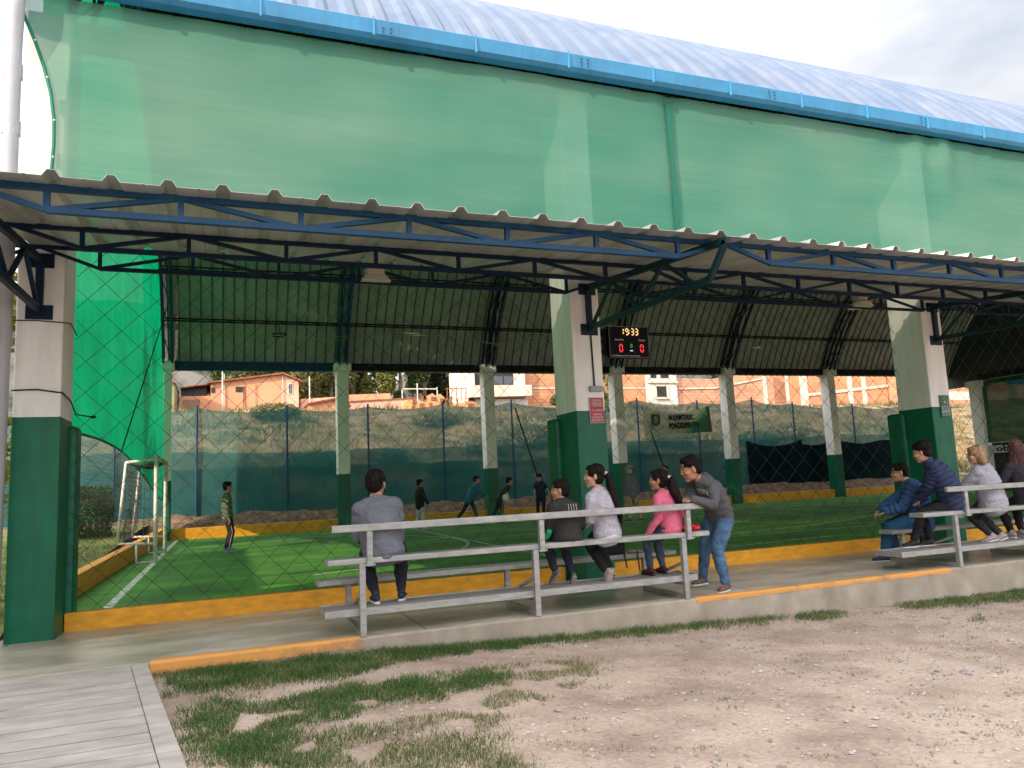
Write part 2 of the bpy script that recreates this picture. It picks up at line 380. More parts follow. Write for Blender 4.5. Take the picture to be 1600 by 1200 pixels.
# even arc sampling
ysr = [8.98]
while ysr[-1] < 26.85:
    y = ysr[-1]; dz = abs(prof(y+.05)-prof(y))/.05
    ysr.append(min(26.86, y+.5/math.sqrt(1+dz*dz)))
def rnorm(y):
    d = (prof(min(26.86, y+.02))-prof(max(8.9, y-.02)))/(min(26.86, y+.02)-max(8.9, y-.02)); n = Vector((0, -d, 1)); return n.normalized()
def sheet(x0, x1, pitch, ribw, ribh, off, sgn=1):
    b = MB(); xs_ = []; x = x0
    while x < x1:
        xs_ += [(x, 0), (x+pitch-ribw*1.6, 0), (x+pitch-ribw*1.15, ribh), (x+pitch-ribw*.45, ribh)]; x += pitch
    n = len(xs_)
    for y in ysr:
        N_ = rnorm(y); z = prof(y)
        for (x, h_) in xs_: b.v.append((x, y+N_.y*(off+h_*sgn), z+N_.z*(off+h_*sgn)))
    for j in range(len(ysr)-1):
        for i in range(n-1): b.f.append((j*n+i, j*n+i+1, (j+1)*n+i+1, (j+1)*n+i)); b.m.append(1 if i % 4 else 0)
    return b
roof = sheet(-2.3, 33.6, .40, .16, .05, 0).obj('roof', [MT['roofout'], MT['roofout']], hall)
sheet(-2.28, 33.5, .3333, .028, .04, -.05, -1).obj('roof_lining', [MT['roofin'], mat('lining_rib', (.09, .10, .09), .6)], roof)
# gutter
g = MB(); g.add([(x, y, z) for x in (-2.75, 33.6) for y, z in ((9.0, 7.32), (8.86, 7.32), (8.84, 7.30), (8.86, 7.12), (8.92, 7.08), (9.06, 7.08), (9.06, 7.30))],
      [(i, (i+1), 7+(i+1), 7+i) for i in range(6)]+[(0, 1, 2, 3, 4, 5, 6), (13, 12, 11, 10, 9, 8, 7)])
gut = g.obj('gutter', MT['gutter'], hall)
gsm = flat('gutter_seam', (.05, .25, .44))
for i in range(24):
    x = -2.3+1.36*i; gj = MB()
    gj.bar((x, 8.845, 7.33), (x, 8.845, 7.08), .022, .03); gj.obj('gutter_joint', gsm, gut)
gr = MB()
for i, x in enumerate((1.95, 4.75, 8.0, 11.2)):
    for dx in (-.05, .05):
        for dz in (.05, .10, .15)[: (2 if i == 0 else 3)]:
            gr.ell((x+dx, 8.838, 7.08+dz+.02), (.014, .006, .014), nu=6, nv=4)
gr.obj('rivet', MT['navyl'], gut)
# roof lattice arch trusses
for x in BX:
    t = MB()
    pa = [(x, y-rnorm(y).y*.16, prof(y)-rnorm(y).z*.16) for y in ysr[1::2]]
    pb = [(x, y-rnorm(y).y*.62, prof(y)-rnorm(y).z*.62) for y in ysr[1::2]]
    for P in (pa, pb):
        for dx in (-.13, .13):
            for a, b in zip(P[:-1], P[1:]): t.bar((a[0]+dx, a[1], a[2]), (b[0]+dx, b[1], b[2]), .06)
    for i in range(len(pa)-1):
        for dx in (-.13, .13):
            a, b = (pa[i], pb[i+1]) if i % 2 else (pb[i], pa[i+1])
            t.bar((a[0]+dx, a[1], a[2]), (b[0]+dx, b[1], b[2]), .03)
        t.bar((x-.13, pb[i][1], pb[i][2]), (x+.13, pb[i+1][1], pb[i+1][2]), .025)
    t.obj('arch_truss', MT['navyl'] if x in (BX[0], BX[1], BX[6]) else MT['navy'], hall)
# purlins
for y in (11.2, 13.6, 16.2, 18.8, 21.2, 23.2, 24.9, 26.0):
    N_ = rnorm(y); z = prof(y); q = MB()
    a = Vector((0, y-N_.y*.13, z-N_.z*.13)); b2 = Vector((0, y-N_.y*.34, z-N_.z*.34))
    for P in (a, b2): q.bar((-2.2, P.y, P.z), (33.4, P.y, P.z), .04)
    x = -2.2; k = 0
    while x < 33:
        A, B_ = (a, b2) if k % 2 else (b2, a)
        q.bar((x, A.y, A.z), (x+.55, B_.y, B_.z), .014); x += .55; k += 1
    q.obj('purlin', MT['dark'], hall)
# back eave beams
for i in range(6):
    q = MB(); xa, xb = BX[i]+.15, BX[i+1]-.15
    z0, z1 = 5.50, 5.76
    if i == 0:
        q.bar((xa, 26.45, z0), (xb, 26.45, z0), .05); q.bar((xa, 26.45, z1), (xb, 26.45, z1), .05)
        q.box(xa, xb, 26.5, 26.54, z0, z1)
        x = xa; k = 0
        while x < xb-.2:
            q.bar((x, 26.42, z0 if k % 2 else z1), (x+.2, 26.42, z1 if k % 2 else z0), .02); x += .2; k += 1
    else: q.box(xa, xb, 26.35, 26.55, z0, z1)
    q.obj('eave_beam', MT['navyl'] if i == 0 else MT['dark'], hall)
q = MB(); q.box(30.9, 31.15, 9.8, 23.3, 4.85, 5.1); q.obj('eave_beam', MT['dark'], hall)
# front eave beam behind cloth, gable infill at far right end
q = MB(); q.box(-2.1, 33, 9.45, 9.7, 6.75, 7.0); q.obj('eave_beam', MT['navy'], hall)
gw = MB(); n = len(ysr)
gw.add([(33.5, y, prof(y)-.1) for y in ysr]+[(33.5, y, 4.9) for y in ysr], [(i, i+1, n+i+1, n+i) for i in range(n-1)])
gw.obj('gable_wall', mat('dark_gable_sheet', (.03, .04, .035), .8, .2, 1), hall)
# downpipe
q = MB(); xp = -2.12
q.tube([(xp+.02, 8.98, 7.1), (xp+.02, 8.98, 6.75), (xp, 9.03, 6.4), (xp, 9.05, 4), (xp-.02, 9.05, 0)], .078, 14)
dp = q.obj('downpipe', MT['pipe'], hall, smooth=True)
for z in (6.0, 5.35, 3.05): q = MB(); q.tube([(xp-.002, 9.05, z), (xp-.002, 9.05, z+.16)], .09, 14); q.obj('pipe_collar', MT['pipe'], dp)

# ================================================================ CANOPY
can = thing('canopy', 'ribbed metal walkway canopy on dark blue lattice trusses below the shade cloth', 'canopy')
def zc(y): return 3.0625+.125*y
b = MB(); xs_ = []; x = -4.37
while x < 20:
    xs_ += [(x+.0, 0), (x+.14, .0), (x+.155, .006), (x+.17, 0), (x+.27, 0), (x+.305, .052), (x+.36, .052), (x+.395, 0)]; x += .402
n = len(xs_); ycs = fr(6.25, 9.32, 14)
for y in ycs:
    for (x, h_) in xs_: b.v.append((x+.02, y, zc(y)+h_+.012*noise.noise((x*.9, y*1.2, 5))*(1 if y > 6.3 else .6)))
for j in range(len(ycs)-1):
    for i in range(n-1): b.f.append((j*n+i, j*n+i+1, (j+1)*n+i+1, (j+1)*n+i)); b.m.append(0)
cs = b.obj('canopy_sheet', MT['canopy'], can)
sd = cs.modifiers.new('t', 'SOLIDIFY'); sd.thickness = .004
def ctruss(y, x0, x1, depth, mt, w):
    t = MB(); zt = zc(y)-.025; zb = zt-depth
    nb = 6; s_ = (x1-x0)/(nb+1.25); xa = x0+s_*.62
    t.bar((x0, y, zt), (x1, y, zt), w); t.bar((xa, y, zb), (xa+s_*nb, y, zb), w)
    for k in range(nb+1): t.bar((xa+s_*k, y, zb), (xa+s_*k, y, zt), w*.9)
    t.bar((x0, y, zt), (xa, y, zb), w*.8); t.bar((x1, y, zt), (xa+nb*s_, y, zb), w*.8)
    for k in range(nb):
        a, b_ = (zb, zt) if k % 2 == 0 else (zt, zb)
        t.bar((xa+s_*k, y, a), (xa+s_*(k+1), y, b_), w*.8)
    return t.obj('lattice_truss', mt, can)
bays = ((-8.55, -1.87), (-1.87, 5.07), (5.07, 11.75), (11.75, 18.5))
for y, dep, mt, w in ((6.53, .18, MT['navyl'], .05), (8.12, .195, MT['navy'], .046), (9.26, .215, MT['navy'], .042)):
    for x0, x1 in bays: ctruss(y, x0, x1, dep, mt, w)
for xc in (-1.86, 4.82, 11.48, 18.1):
    t = MB(); w = .055
    P = lambda y, z: (xc, y, z)
    t.bar(P(9.31, 3.45), P(9.31, 4.12), .075, .06); t.box(xc-.13, xc+.13, 9.325, 9.345, 3.40, 3.56); t.box(xc-.13, xc+.13, 9.325, 9.345, 3.98, 4.14)
    t.bar(P(9.3, 4.06), P(6.15, 3.76), w, .07); t.bar(P(9.28, 3.50), P(6.5, 3.44), w, .07); t.bar(P(6.5, 3.44), P(6.18, 3.76), w, .06)
    for a, c in (((9.25, 3.5), (8.6, 3.98)), ((8.6, 3.98), (8.0, 3.48)), ((8.0, 3.48), (7.35, 3.86)), ((7.35, 3.86), (6.75, 3.45))): t.bar(P(*a), P(*c), .04)
    t.obj('bracket', MT['teal'] if xc > 0 else MT['navy'], can)

# canopy and roof lamps
def lamp(loc, kind, label):
    r = thing('floodlight', label, 'lamp', loc, None)
    x, y, z = loc; q = MB()
    if kind == 0:
        q.box(x-.11, x+.11, y-.09, y+.09, z+.10, z+.24); q.obj('ballast_box', flat('beige_metal', (.42, .40, .30)), r, bevel=.01)
        q = MB(); q.add([(x-.13, y-.08, z+.1), (x+.13, y-.08, z+.1), (x+.13, y+.08, z+.1), (x-.13, y+.08, z+.1), (x-.19, y-.12, z+.01), (x+.19, y-.12, z+.01), (x+.19, y+.12, z+.01), (x-.19, y+.12, z+.01)],
              [(3, 2, 1, 0), (0, 1, 5, 4), (1, 2, 6, 5), (2, 3, 7, 6), (3, 0, 4, 7), (4, 5, 6, 7)])
        q.obj('lamp_head', flat('beige_metal_head', (.50, .48, .38)), r, bevel=.01)
        return r
    q.box(x-.09, x+.09, y-.09, y+.09, z+.06, z+.20); q.obj('ballast_box', flat('grey_metal', (.40, .38, .33)), r, bevel=.02)
    q = MB(); q.tube([(x, y, z+.06), (x, y, z+.02), (x, y, z-.05)], [.09, .17, .2], 16); q.obj('lamp_head', flat('cream_metal', (.6, .55, .45)), r)
    return r
lamp((1.80, 9.26, 3.97), 0, 'beige box floodlight hanging under the canopy truss left of the pillar')
lamp((9.78, 9.26, 4.03), 1, 'round cream lamp hanging under the canopy truss right of the scoreboard')
r = thing('roof_lamp', 'small white lamp hanging under the dark hall roof', 'lamp', (18.1, 22, 5.8))
q = MB(); q.ell((18.1, 22, 5.8), (.17, .12, .05)); q.obj('lamp_head', flat('white_lamp', (.8, .8, .8)), r)
q = MB(); q.tube([(18.1, 22, 5.83), (18.1, 22, prof(22)-.3)], .008, 5); q.obj('suspension_wire', MT['black'], r)
sg = thing('hanging_number_sign', 'small black sign with white marks hanging below the roof lining', 'sign', (1.8, 25.95, 6.62))
q = MB(); q.box(1.58, 2.02, 25.93, 25.96, 6.55, 6.69); q.obj('board', MT['black'], sg)
text('lettering', '0.:0.:30', .10, flat('sign_white', (.7, .7, .7)), sg, (1.8, 25.925, 6.62), RX90, .002)
q = MB(); q.tube([(1.8, 25.95, 6.69), (1.8, 25.95, 7.0)], .01, 5); q.obj('hanger', MT['dark'], sg)
cb = MB(); pts = [(-1.5, 25.9, 6.72), (1, 25.9, 6.62), (3.1, 25.8, 6.5), (5, 25.7, 6.72), (7, 25.7, 6.78), (8.6, 25.7, 6.55), (9.6, 25.6, 6.42), (10.6, 25.6, 6.6), (12.4, 25.6, 7.1), (14, 25.6, 7.4)]
pts2 = []
for i in range(len(pts)-1):
    for t_ in fr(0, 1, 9)[:-1]:
        a, c = Vector(pts[i]), Vector(pts[i+1]); q_ = a.lerp(c, t_); q_.z += .05*noise.noise((q_.x*2, 0, 0)); pts2.append(q_)
cb.tube(pts2, .018, 5); pts3 = [Vector((p_.x+.3, p_.y, p_.z-.07+.05*noise.noise((p_.x*3, 4, 0)))) for p_ in pts2]; cb.tube(pts3, .012, 5)
tag(cb.obj('cable', flat('pale_cable', (.35, .33, .22))), 'pale loose cable strung in waves across the roof lining', 'cable')

# ================================================================ NETS
def cloth_front():
    nx, nz = 220, 40; v = []; f = []
    for j in range(nz+1):
        t = j/nz; z = 4.235+t*(7.06-4.235)
        u = max(0, (z-4.2)/2.9)
        xl = -2.22+.50*math.sin(math.pi*min(1, (u*.80+.30)))**1.0
        xl = float(np.interp(z, [4.2, 4.6, 4.98, 5.3, 5.58, 5.9, 6.23, 6.5, 6.8, 7.06], [-1.86, -1.80, -1.755, -1.74, -1.745, -1.785, -1.87, -1.96, -2.08, -2.22]))
        for i in range(nx+1):
            x = xl+(33-xl)*(i/nx)**1.5
            yy = 9.10+.035*noise.noise((x*.45, z*.5, 0))+.012*noise.noise((x*2.5, z*.7, 3))+.03*math.exp(-((x-6.28)/.12)**2)
            d = math.hypot((x-11.7)/.55, (z-6.75)/.5); yy -= .07*math.exp(-d*d)*(1+math.sin((x-11.7)*9))
            yy += .05*math.sin(x*.9+math.sin(z*1.3))*math.sin(math.pi*(z-4.2)/2.9)*.6+.012*math.sin(x*7+3*noise.noise((x, z, 0)))*max(0, (z-6.3))
            v.append((x, yy, z))
    f = [(j*(nx+1)+i, j*(nx+1)+i+1, (j+1)*(nx+1)+i+1, (j+1)*(nx+1)+i) for j in range(nz) for i in range(nx)]
    b = MB(); b.add(v, f); return b, [v[j*(nx+1)] for j in range(nz+1)]
sc = thing('shade_cloth', 'large sage green shade cloth hung from the blue gutter above the canopy', 'shade cloth')
b, edge = cloth_front(); b.obj('cloth', MT['netf'], sc, smooth=True)
q = MB(); q.tube([(x+.015, y-.004, z) for x, y, z in edge], .02, 6)
hem = q.obj('hem', MT['netedge'], sc)
q = MB()
for i in (6, 13, 19, 26, 32): x, y, z = edge[i]; q.ell((x+.02, y-.02, z), (.012, .008, .012), nu=6, nv=4)
q.obj('eyelet', flat('eyelet_metal', (.6, .6, .6), .4), hem)
q = MB(); q.add([(6.19+.03*noise.noise((z, 0, 0)), 9.085-.01, z) for z in fr(4.25, 6.95, 12)]+[(6.285+.03*noise.noise((z, 0, 0)), 9.085-.01, z) for z in fr(4.25, 6.95, 12)],
      [(i, 12+i, 13+i, i+1) for i in range(11)])
q.obj('overlap_seam', mat('seam_cloth', (.004, .12, .08), .8, .1, 2, trans=.1, transp=.15), sc)
# left side green net (plane X ~ -2), curved lower edge
nb = MB(); ny, nz = 70, 30
def lowz(y): return float(np.interp(y, [10, 12.7, 14.5, 16.5, 18.3, 20, 22.5, 25, 27], [2.62, 2.42, 2.46, 2.44, 2.34, 2.16, 1.85, 1.5, 1.3]))
for i in range(ny+1):
    y = 9.9+17*i/ny; z0 = lowz(y); z1 = prof(min(y, 26.8))-.3
    for j in range(nz+1):
        t = j/nz; z = z0+(z1-z0)*t
        nb.v.append((-2.02+.24*(i/ny)**1.2+.05*noise.noise((y*1.4, z*.2, 0))+.02*noise.noise((y*6, z*.25, 2)), y, z))
nb.f = [(i*(nz+1)+j, (i+1)*(nz+1)+j, (i+1)*(nz+1)+j+1, i*(nz+1)+j+1) for i in range(ny) for j in range(nz)]; nb.m = [0]*len(nb.f)
sn = thing('side_shade_cloth', 'bright glowing green cloth closing the left end of the hall', 'shade cloth')
nb.obj('cloth', MT['netl'], sn, smooth=True)
q = MB(); q.tube([(-2.02+.24*((y-9.9)/17)**1.2, y, lowz(y)) for y in fr(10, 26.9, 40)], .022, 5); q.obj('edge_rope', MT['netedge'], sn)
# fine hanging mesh below it
q = MB()
for i in range(150):
    y = 9.98+i*.075
    q.tube([(-2.03, y, .37), (-2.03+.01*noise.noise((y*3, 0, 0)), y+.02*noise.noise((y*5, 1, 0)), 1.3), (-2.03, y, lowz(y))], .0015, 3, cap=False)
for i in range(28):
    z = .42+i*.075; q.tube([(-2.03, y, z+.03*noise.noise((y*1.3, z, 0))) for y in fr(9.98, 21, 20)], .0014, 3, cap=False)
tag(q.obj('side_netting', MT['rope']), 'fine black mesh hanging between the green cloth and the side kerb', 'netting')
# diamond ball-stop netting along the front
def diamond(x0, x1, z0, z1, y, sp, r, name, label):
    q = MB(); h_ = z1-z0
    n = int((x1-x0+h_)/sp)+1
    for sgn in (1, -1):
        for i in range(n+1):
            xs0 = x0-h_+i*sp if sgn > 0 else x0+i*sp
            a = [xs0, z0]; c = [xs0+sgn*h_, z1]
            def cl(xt): t = (xt-a[0])/(c[0]-a[0]); return [xt, a[1]+t*(c[1]-a[1])]
            P, Q = list(a), list(c)
            for E_ in (P, Q):
                if E_[0] < x0: E_[:] = cl(x0)
                if E_[0] > x1: E_[:] = cl(x1)
            if abs(P[0]-Q[0]) < .02: continue
            m_ = 12; pts = []
            for k in range(m_+1):
                t = k/m_; x = P[0]+(Q[0]-P[0])*t; z = P[1]+(Q[1]-P[1])*t
                pts.append((x+.02*noise.noise((x*.7, z*.7, 1)), y+.05*noise.noise((x*.4, z*.4, 0)), z+.025*noise.noise((x*.8, z*.8, 5))))
            q.tube(pts, r, 4, cap=False)
    q.tube([(x0, y, z0), (x1, y, z0)], r*1.6, 4)
    return tag(q.obj(name, MT['rope']), label, 'netting', 'ball netting between the front pillars')
for i, (x0, x1, lab) in enumerate(((-1.6, 4.5, 'black diamond ball netting between the left and middle front pillars'),
                     (5.05, 11.15, 'black diamond ball netting between the middle and right front pillars'),
                     (11.7, 17.8, 'black diamond ball netting beyond the right front pillar'))):
    diamond(x0, x1, .2, 7.0, 9.88, .37, .0032, 'ball_netting', lab)
# diagonal stay ropes in the left bay
for nm, pts, lab in (('stay_rope', [(-1.5, 24.5, 9.2), (-1.2, 20, 6.3), (-1.55, 14, 2.2)], 'dark slanting rope in front of the glowing green side cloth'),):
    q = MB(); q.tube(pts, .012, 5); tag(q.obj(nm, MT['rope']), lab, 'rope')

# ================================================================ BACK FENCE
fx = [-8.5, -5.2, -3.3, -.8, 2.17, 5.05, 7.93, 10.76, 13.6, 16.48, 19.51, 22.44, 24.74, 28.32, 31.5]
ft = [4.45, 4.45, 4.45, 4.42, 4.40, 4.42, 4.50, 4.55, 4.42, 4.62, 4.50, 4.62, 4.40, 4.28, 4.25]
bf = thing('screen_fence', 'long teal mesh screen fence on thin posts behind the pitch', 'fence')
b = MB(); nx, nz = 200, 10
for i in range(nx+1):
    x = -8.5+40*i/nx
    zt = float(np.interp(x, fx, ft)); k = np.searchsorted(fx, x); k = min(max(k, 1), len(fx)-1)
    u = (x-fx[k-1])/(fx[k]-fx[k-1]); zt -= .16*4*u*(1-u)
    z0 = .72+.04*noise.noise((x*.8, 0, 0))
    for j in range(nz+1):
        z = z0+(zt-z0)*j/nz
        b.v.append((x, 28+.05*noise.noise((x*.7, z*.5, 0))+.02*noise.noise((x*3, z*.6, 0)), z))
b.f = [(i*(nz+1)+j, (i+1)*(nz+1)+j, (i+1)*(nz+1)+j+1, i*(nz+1)+j+1) for i in range(nx) for j in range(nz)]; b.m = [0]*len(b.f)
b.obj('screen_mesh', MT['fence'], bf, smooth=True)
for lay, (zt0, yo) in enumerate(((2.30, 28.03), (2.85, 28.07))):  # teal layers added behind the mesh to darken its lower part
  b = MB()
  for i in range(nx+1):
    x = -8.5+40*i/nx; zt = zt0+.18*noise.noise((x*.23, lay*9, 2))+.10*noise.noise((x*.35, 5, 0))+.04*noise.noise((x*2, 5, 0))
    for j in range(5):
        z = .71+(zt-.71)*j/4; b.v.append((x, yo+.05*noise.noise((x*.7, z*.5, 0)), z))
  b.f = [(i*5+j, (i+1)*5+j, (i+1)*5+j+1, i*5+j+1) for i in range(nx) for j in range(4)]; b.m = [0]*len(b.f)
  b.obj('added_lower_screen', MT['fence2'], bf, smooth=True)
for x, t_ in zip(fx, ft):
    q = MB(); q.tube([(x, 27.95, .3), (x, 27.95, t_+.08)], .035, 8); q.obj('post', MT['navyl'], bf)
for x in (10.9, 16.7):
    q = MB(); q.tube([(x, 27.9, 4.3), (x+.65, 27.5, 1.6)], .03, 6); q.obj('brace', MT['dark'], bf)
# dark solid sheets tied to lower part on the right
b = MB()
for i, (xa, xb, za, zb) in enumerate(((21.9, 25.0, .75, 2.72), (25.0, 30.5, .75, 2.5))):
    n = 30
    v = []
    for i_ in range(n+1):
        x = xa+(xb-xa)*i_/n; sag = .55*4*(i_/n)*(1-i_/n) if i == 0 else .15*math.sin(i_*.4)
        for j in range(6): v.append((x, 27.86+.05*noise.noise((x*2, j*.4, 0)), za+(zb-sag*.5-za)*j/5))
    b.add(v, [(i_*6+j, (i_+1)*6+j, (i_+1)*6+j+1, i_*6+j+1) for i_ in range(n) for j in range(5)])
b.obj('dark_tarpaulin', mat('dark_tarpaulin', (.004, .014, .017), .95, .3, 1.5, .2, 6, spec=.05), bf, smooth=True)
# end net at the right
en = thing('end_shade_cloth', 'dark green cloth closing the far right end of the hall', 'shade cloth')
b = MB(); ny, nz = 30, 10
for i in range(ny+1):
    y = 10.2+13.1*i/ny
    for j in range(nz+1): b.v.append((30.95+.06*noise.noise((y, j*.4, 0)), y, 2.1+(4.8-2.1)*j/nz))
b.f = [(i*(nz+1)+j, (i+1)*(nz+1)+j, (i+1)*(nz+1)+j+1, i*(nz+1)+j+1) for i in range(ny) for j in range(nz)]; b.m = [0]*len(b.f)
b.obj('cloth', mat('end_green_cloth', (.0, .075, .03), .85, .35, .5, trans=.15, transp=.03, spec=.1), en, smooth=True)
b = MB(); b.box(31.15, 31.3, 10.2, 23.2, -.1, 2.1); tag(b.obj('end_wall', mat('dark_end_wall', (.03, .028, .022), .8, .3, 1)), 'low dark wall under the green cloth at the far right', 'wall')
ob = thing('strip_banner', 'narrow white strip with black script letters on the far right wall', 'banner', (30.85, 22, 1.8))
b = MB(); b.box(30.84, 30.86, 19.2, 23.4, 1.66, 1.97); b.obj('cloth', flat('strip_white', (.45, .45, .40)), ob)
RM = Matrix.Rotation(R(-90), 4, 'Z') @ RX90
text('lettering', 'obla', .34, MT['black'], ob, (30.83, 22.35, 1.83), RM, .004, .006, fit=.95)
# ================================================================ BLEACHERS
def bleacher(x0, x1, low0, foot0, seat0, rail0, posts, dx_r, label):
    r = thing('bleacher', label, 'bleacher', (x0, 7.9, 0), 'aluminium bleachers on the platform')
    A = MT['alu']
    def beam(nm, a, b_, ya, yb, za, zb, mt=A):
        q = MB(); q.box(a, b_, ya, yb, za, zb); o = q.obj(nm, mt, r, bevel=.006); return o
    beam('backrest', rail0, x1+.07, 7.52, 7.565, 1.0, 1.07)
    beam('upper_seat', seat0, x1, 7.57, 7.80, .685, .74)
    o = beam('footboard', foot0, x1-.2, 7.60, 8.03, .205, .245)
    q = MB(); q.box(foot0, x1-.2, 7.592, 7.60, .195, .262); q.box(foot0, x1-.2, 8.03, 8.038, .195, .262); q.box(foot0-.008, foot0, 7.592, 8.038, .195, .262); q.box(x1-.2, x1-.192, 7.592, 8.038, .195, .262)
    q.obj('rim', A, o)
    q = MB(); q.box(foot0+.002, x1-.202, 7.602, 8.028, .246, .249); q.obj('tread', MT['alubrd'], o)
    beam('lower_seat', low0, x1+.05, 8.38, 8.63, .405, .46)
    for x in posts:
        q = MB(); q.box(x-.03, x+.03, 7.545, 7.605, 0, .684)
        o = q.obj('front_leg', A, r, bevel=.004)
        q = MB(); q.box(x-.03, x+.03, 8.44, 8.50, .0, .404); q.obj('rear_leg', A, r, bevel=.004)
        q = MB(); q.box(x-.025, x+.025, 7.606, 8.439, .002, .05); q.obj('floor_skid', A, r)
        q = MB(); q.box(x-.022, x+.022, 7.606, 8.60, .150, .192); q.obj('cross_member', A, r)
        q = MB(); q.bar((x, 7.61, .40), (x, 8.43, .13), .03); q.obj('diagonal_strut', A, r)
        q = MB(); q.box(x+dx_r-.028, x+dx_r+.028, 7.567, 7.585, .741, .999); q.box(x+dx_r-.028, x+dx_r+.028, 7.53, 7.569, .66, .998)
        o2 = q.obj('backrest_post', A, r, bevel=.003)
        q = MB(); q.box(x+dx_r-.05, x+dx_r+.05, 7.52, 7.60, .668, .682); q.obj('bolt_plate', MT['grey'], o2)
    return r
bleacher(.99, 5.32, .95, .93, .95, .99, (1.28, 3.11, 4.95), .075, 'near aluminium bleacher where a man, a boy, a woman and a girl in pink sit')
bleacher(8.7, 13.4, 9.0, 8.28, 8.7, 9.13, (9.27, 11.1, 12.95), .22, 'far aluminium bleacher on the right where people in blue jackets sit')

# ================================================================ GOAL
gl = thing('football_goal', 'white framed small football goal with black net by the left kerb', 'goal', (-1.3, 19.3, .06))
PW = MT['postw']; r_ = .045
for y, nm in ((17.85, 'near'), (20.75, 'far')):
    q = MB(); q.tube([(-1.3, y, .06), (-1.3, y, 2.28)], r_, 10); q.obj('upright', PW, gl, smooth=True)
    q = MB(); q.tube([(-2.02, y, .50), (-1.88, y, 2.18)], .032, 8); q.obj('rear_upright', PW, gl, smooth=True)
    q = MB(); q.tube([(-1.3, y, 2.24), (-1.88, y, 2.18)], .032, 8); q.obj('top_bar', PW, gl, smooth=True)
    q = MB(); q.tube([(-1.3, y, .46), (-2.02, y, .50)], .026, 8); q.tube([(-1.66, y, .48), (-1.66, y, .09), (-1.3, y, .09)], .024, 8); q.obj('base_bar', PW, gl, smooth=True)
q = MB(); q.tube([(-1.3, 17.85, 2.28), (-1.3, 20.75, 2.28)], r_, 10); q.obj('crossbar', PW, gl, smooth=True)
q = MB(); q.tube([(-1.88, 17.85, 2.18), (-1.88, 20.75, 2.18)], .03, 8); q.obj('rear_crossbar', PW, gl, smooth=True)
q = MB()
def netp(u, v):   # u along Y 0..1, v from front top over the back to the floor
    y = 17.85+2.9*u
    if v < .3: t = v/.3; x, z = -1.3-.58*t, 2.26-.08*t-.10*math.sin(math.pi*t)
    else: t = (v-.3)/.7; x, z = -1.88-.12*t+.10*math.sin(math.pi*t), 2.18-1.7*t
    return (x+.03*noise.noise((u*9, v*7, 0)), y+.05*noise.noise((u*7, v*9, 3)), z)
for i in range(27): q.tube([netp(i/26, k/14) for k in range(15)], .004, 3, cap=False)
for k in range(25): q.tube([netp(i/16, k/24) for i in range(17)], .004, 3, cap=False)
for y in (17.85, 20.75):
    for k in range(8):
        z = .5+k*.23; q.tube([(-1.3, y, z), (-1.65, y+.02, z-.04), (-1.98+.06*z, y, z)], .004, 3, cap=False)
    for k in range(1, 6): q.tube([(-1.3-.12*k, y, .48), (-1.3-.12*k+.03, y, 2.2)], .004, 3, cap=False)
q.obj('net', MT['rope'], gl)
# football
bl = MB(); bl.ell((8.0, 21.6, .93), (.11, .11, .11), nu=20, nv=14)
b_ = bl.obj('football', mat('ball_white', (.62, .56, .46), .5, .3, 14, thr=(.38, .46)), smooth=True)
tag(b_, 'white football in the air beside the bending player', 'ball')

# ================================================================ SCOREBOARD AND SIGNS
sb = thing('scoreboard', 'black electronic scoreboard showing 19:33 beside the middle pillar', 'scoreboard', (5.53, 9.5, 3.35))
q = MB(); q.box(5.20, 5.85, 9.47, 9.56, 3.115, 3.575); q.obj('case', MT['black'], sb, bevel=.008)
q = MB()
for a in ((5.20, 5.85, 9.462, 9.47, 3.565, 3.575), (5.20, 5.85, 9.462, 9.47, 3.115, 3.123), (5.20, 5.208, 9.462, 9.47, 3.123, 3.565), (5.842, 5.85, 9.462, 9.47, 3.123, 3.565)): q.box(*a)
q.obj('frame', flat('frame_grey', (.10, .10, .10), .4), sb)
q = MB(); q.box(4.99, 5.2, 9.6, 9.64, 3.45, 3.49); q.box(4.99, 5.2, 9.6, 9.64, 3.2, 3.24); q.box(5.15, 5.3, 9.56, 9.6, 3.15, 3.55); q.obj('wall_arm', MT['dark'], sb)
SEG = {'0': 'abcdef', '1': 'ef', '3': 'abcdg', '9': 'abcdfg'}
def seg(x, z, w, h, ch, b, th):
    S_ = {'a': ((x, z+h), (x+w, z+h)), 'g': ((x, z+h/2), (x+w, z+h/2)), 'd': ((x, z), (x+w, z)), 'f': ((x, z+h/2), (x, z+h)), 'e': ((x, z), (x, z+h/2)),
          'b': ((x+w, z+h/2), (x+w, z+h)), 'c': ((x+w, z), (x+w, z+h/2))}
    for c in SEG[ch]:
        (xa, za), (xb, zb) = S_[c]; e = th*.62; dx, dz = (e, 0) if za == zb else (0, e)
        b.bar((xa+dx, 9.460, za+dz), (xb-dx, 9.460, zb-dz), th, .004, up=(0, 1, 0))
def led(nm, col, s): return mat(nm, col, .5, 0, emit=(col, s))
q = MB(); seg(5.465-.03, 3.455, .03, .085, '1', q, .012)
for i, ch in enumerate('933'): seg(5.475+i*.068+(.022 if i else 0), 3.45, .042, .09, ch, q, .013)
for z in (3.475, 3.51): q.bar((5.532, 9.46, z), (5.542, 9.46, z), .010, .004, up=(0, 1, 0))
q.obj('clock_digits', led('amber_led', (1, .62, .28), 1.1), sb)
for x in (5.36, 5.705):
    q = MB(); seg(x, 3.20, .045, .105, '0', q, .013); q.obj('score_digit', led('red_led', (1, .04, .05), 1.1), sb)
q = MB(); seg(5.545, 3.265, .022, .045, '0', q, .009); q.obj('period_digit', led('green_led', (.02, .6, .06), .6), sb)
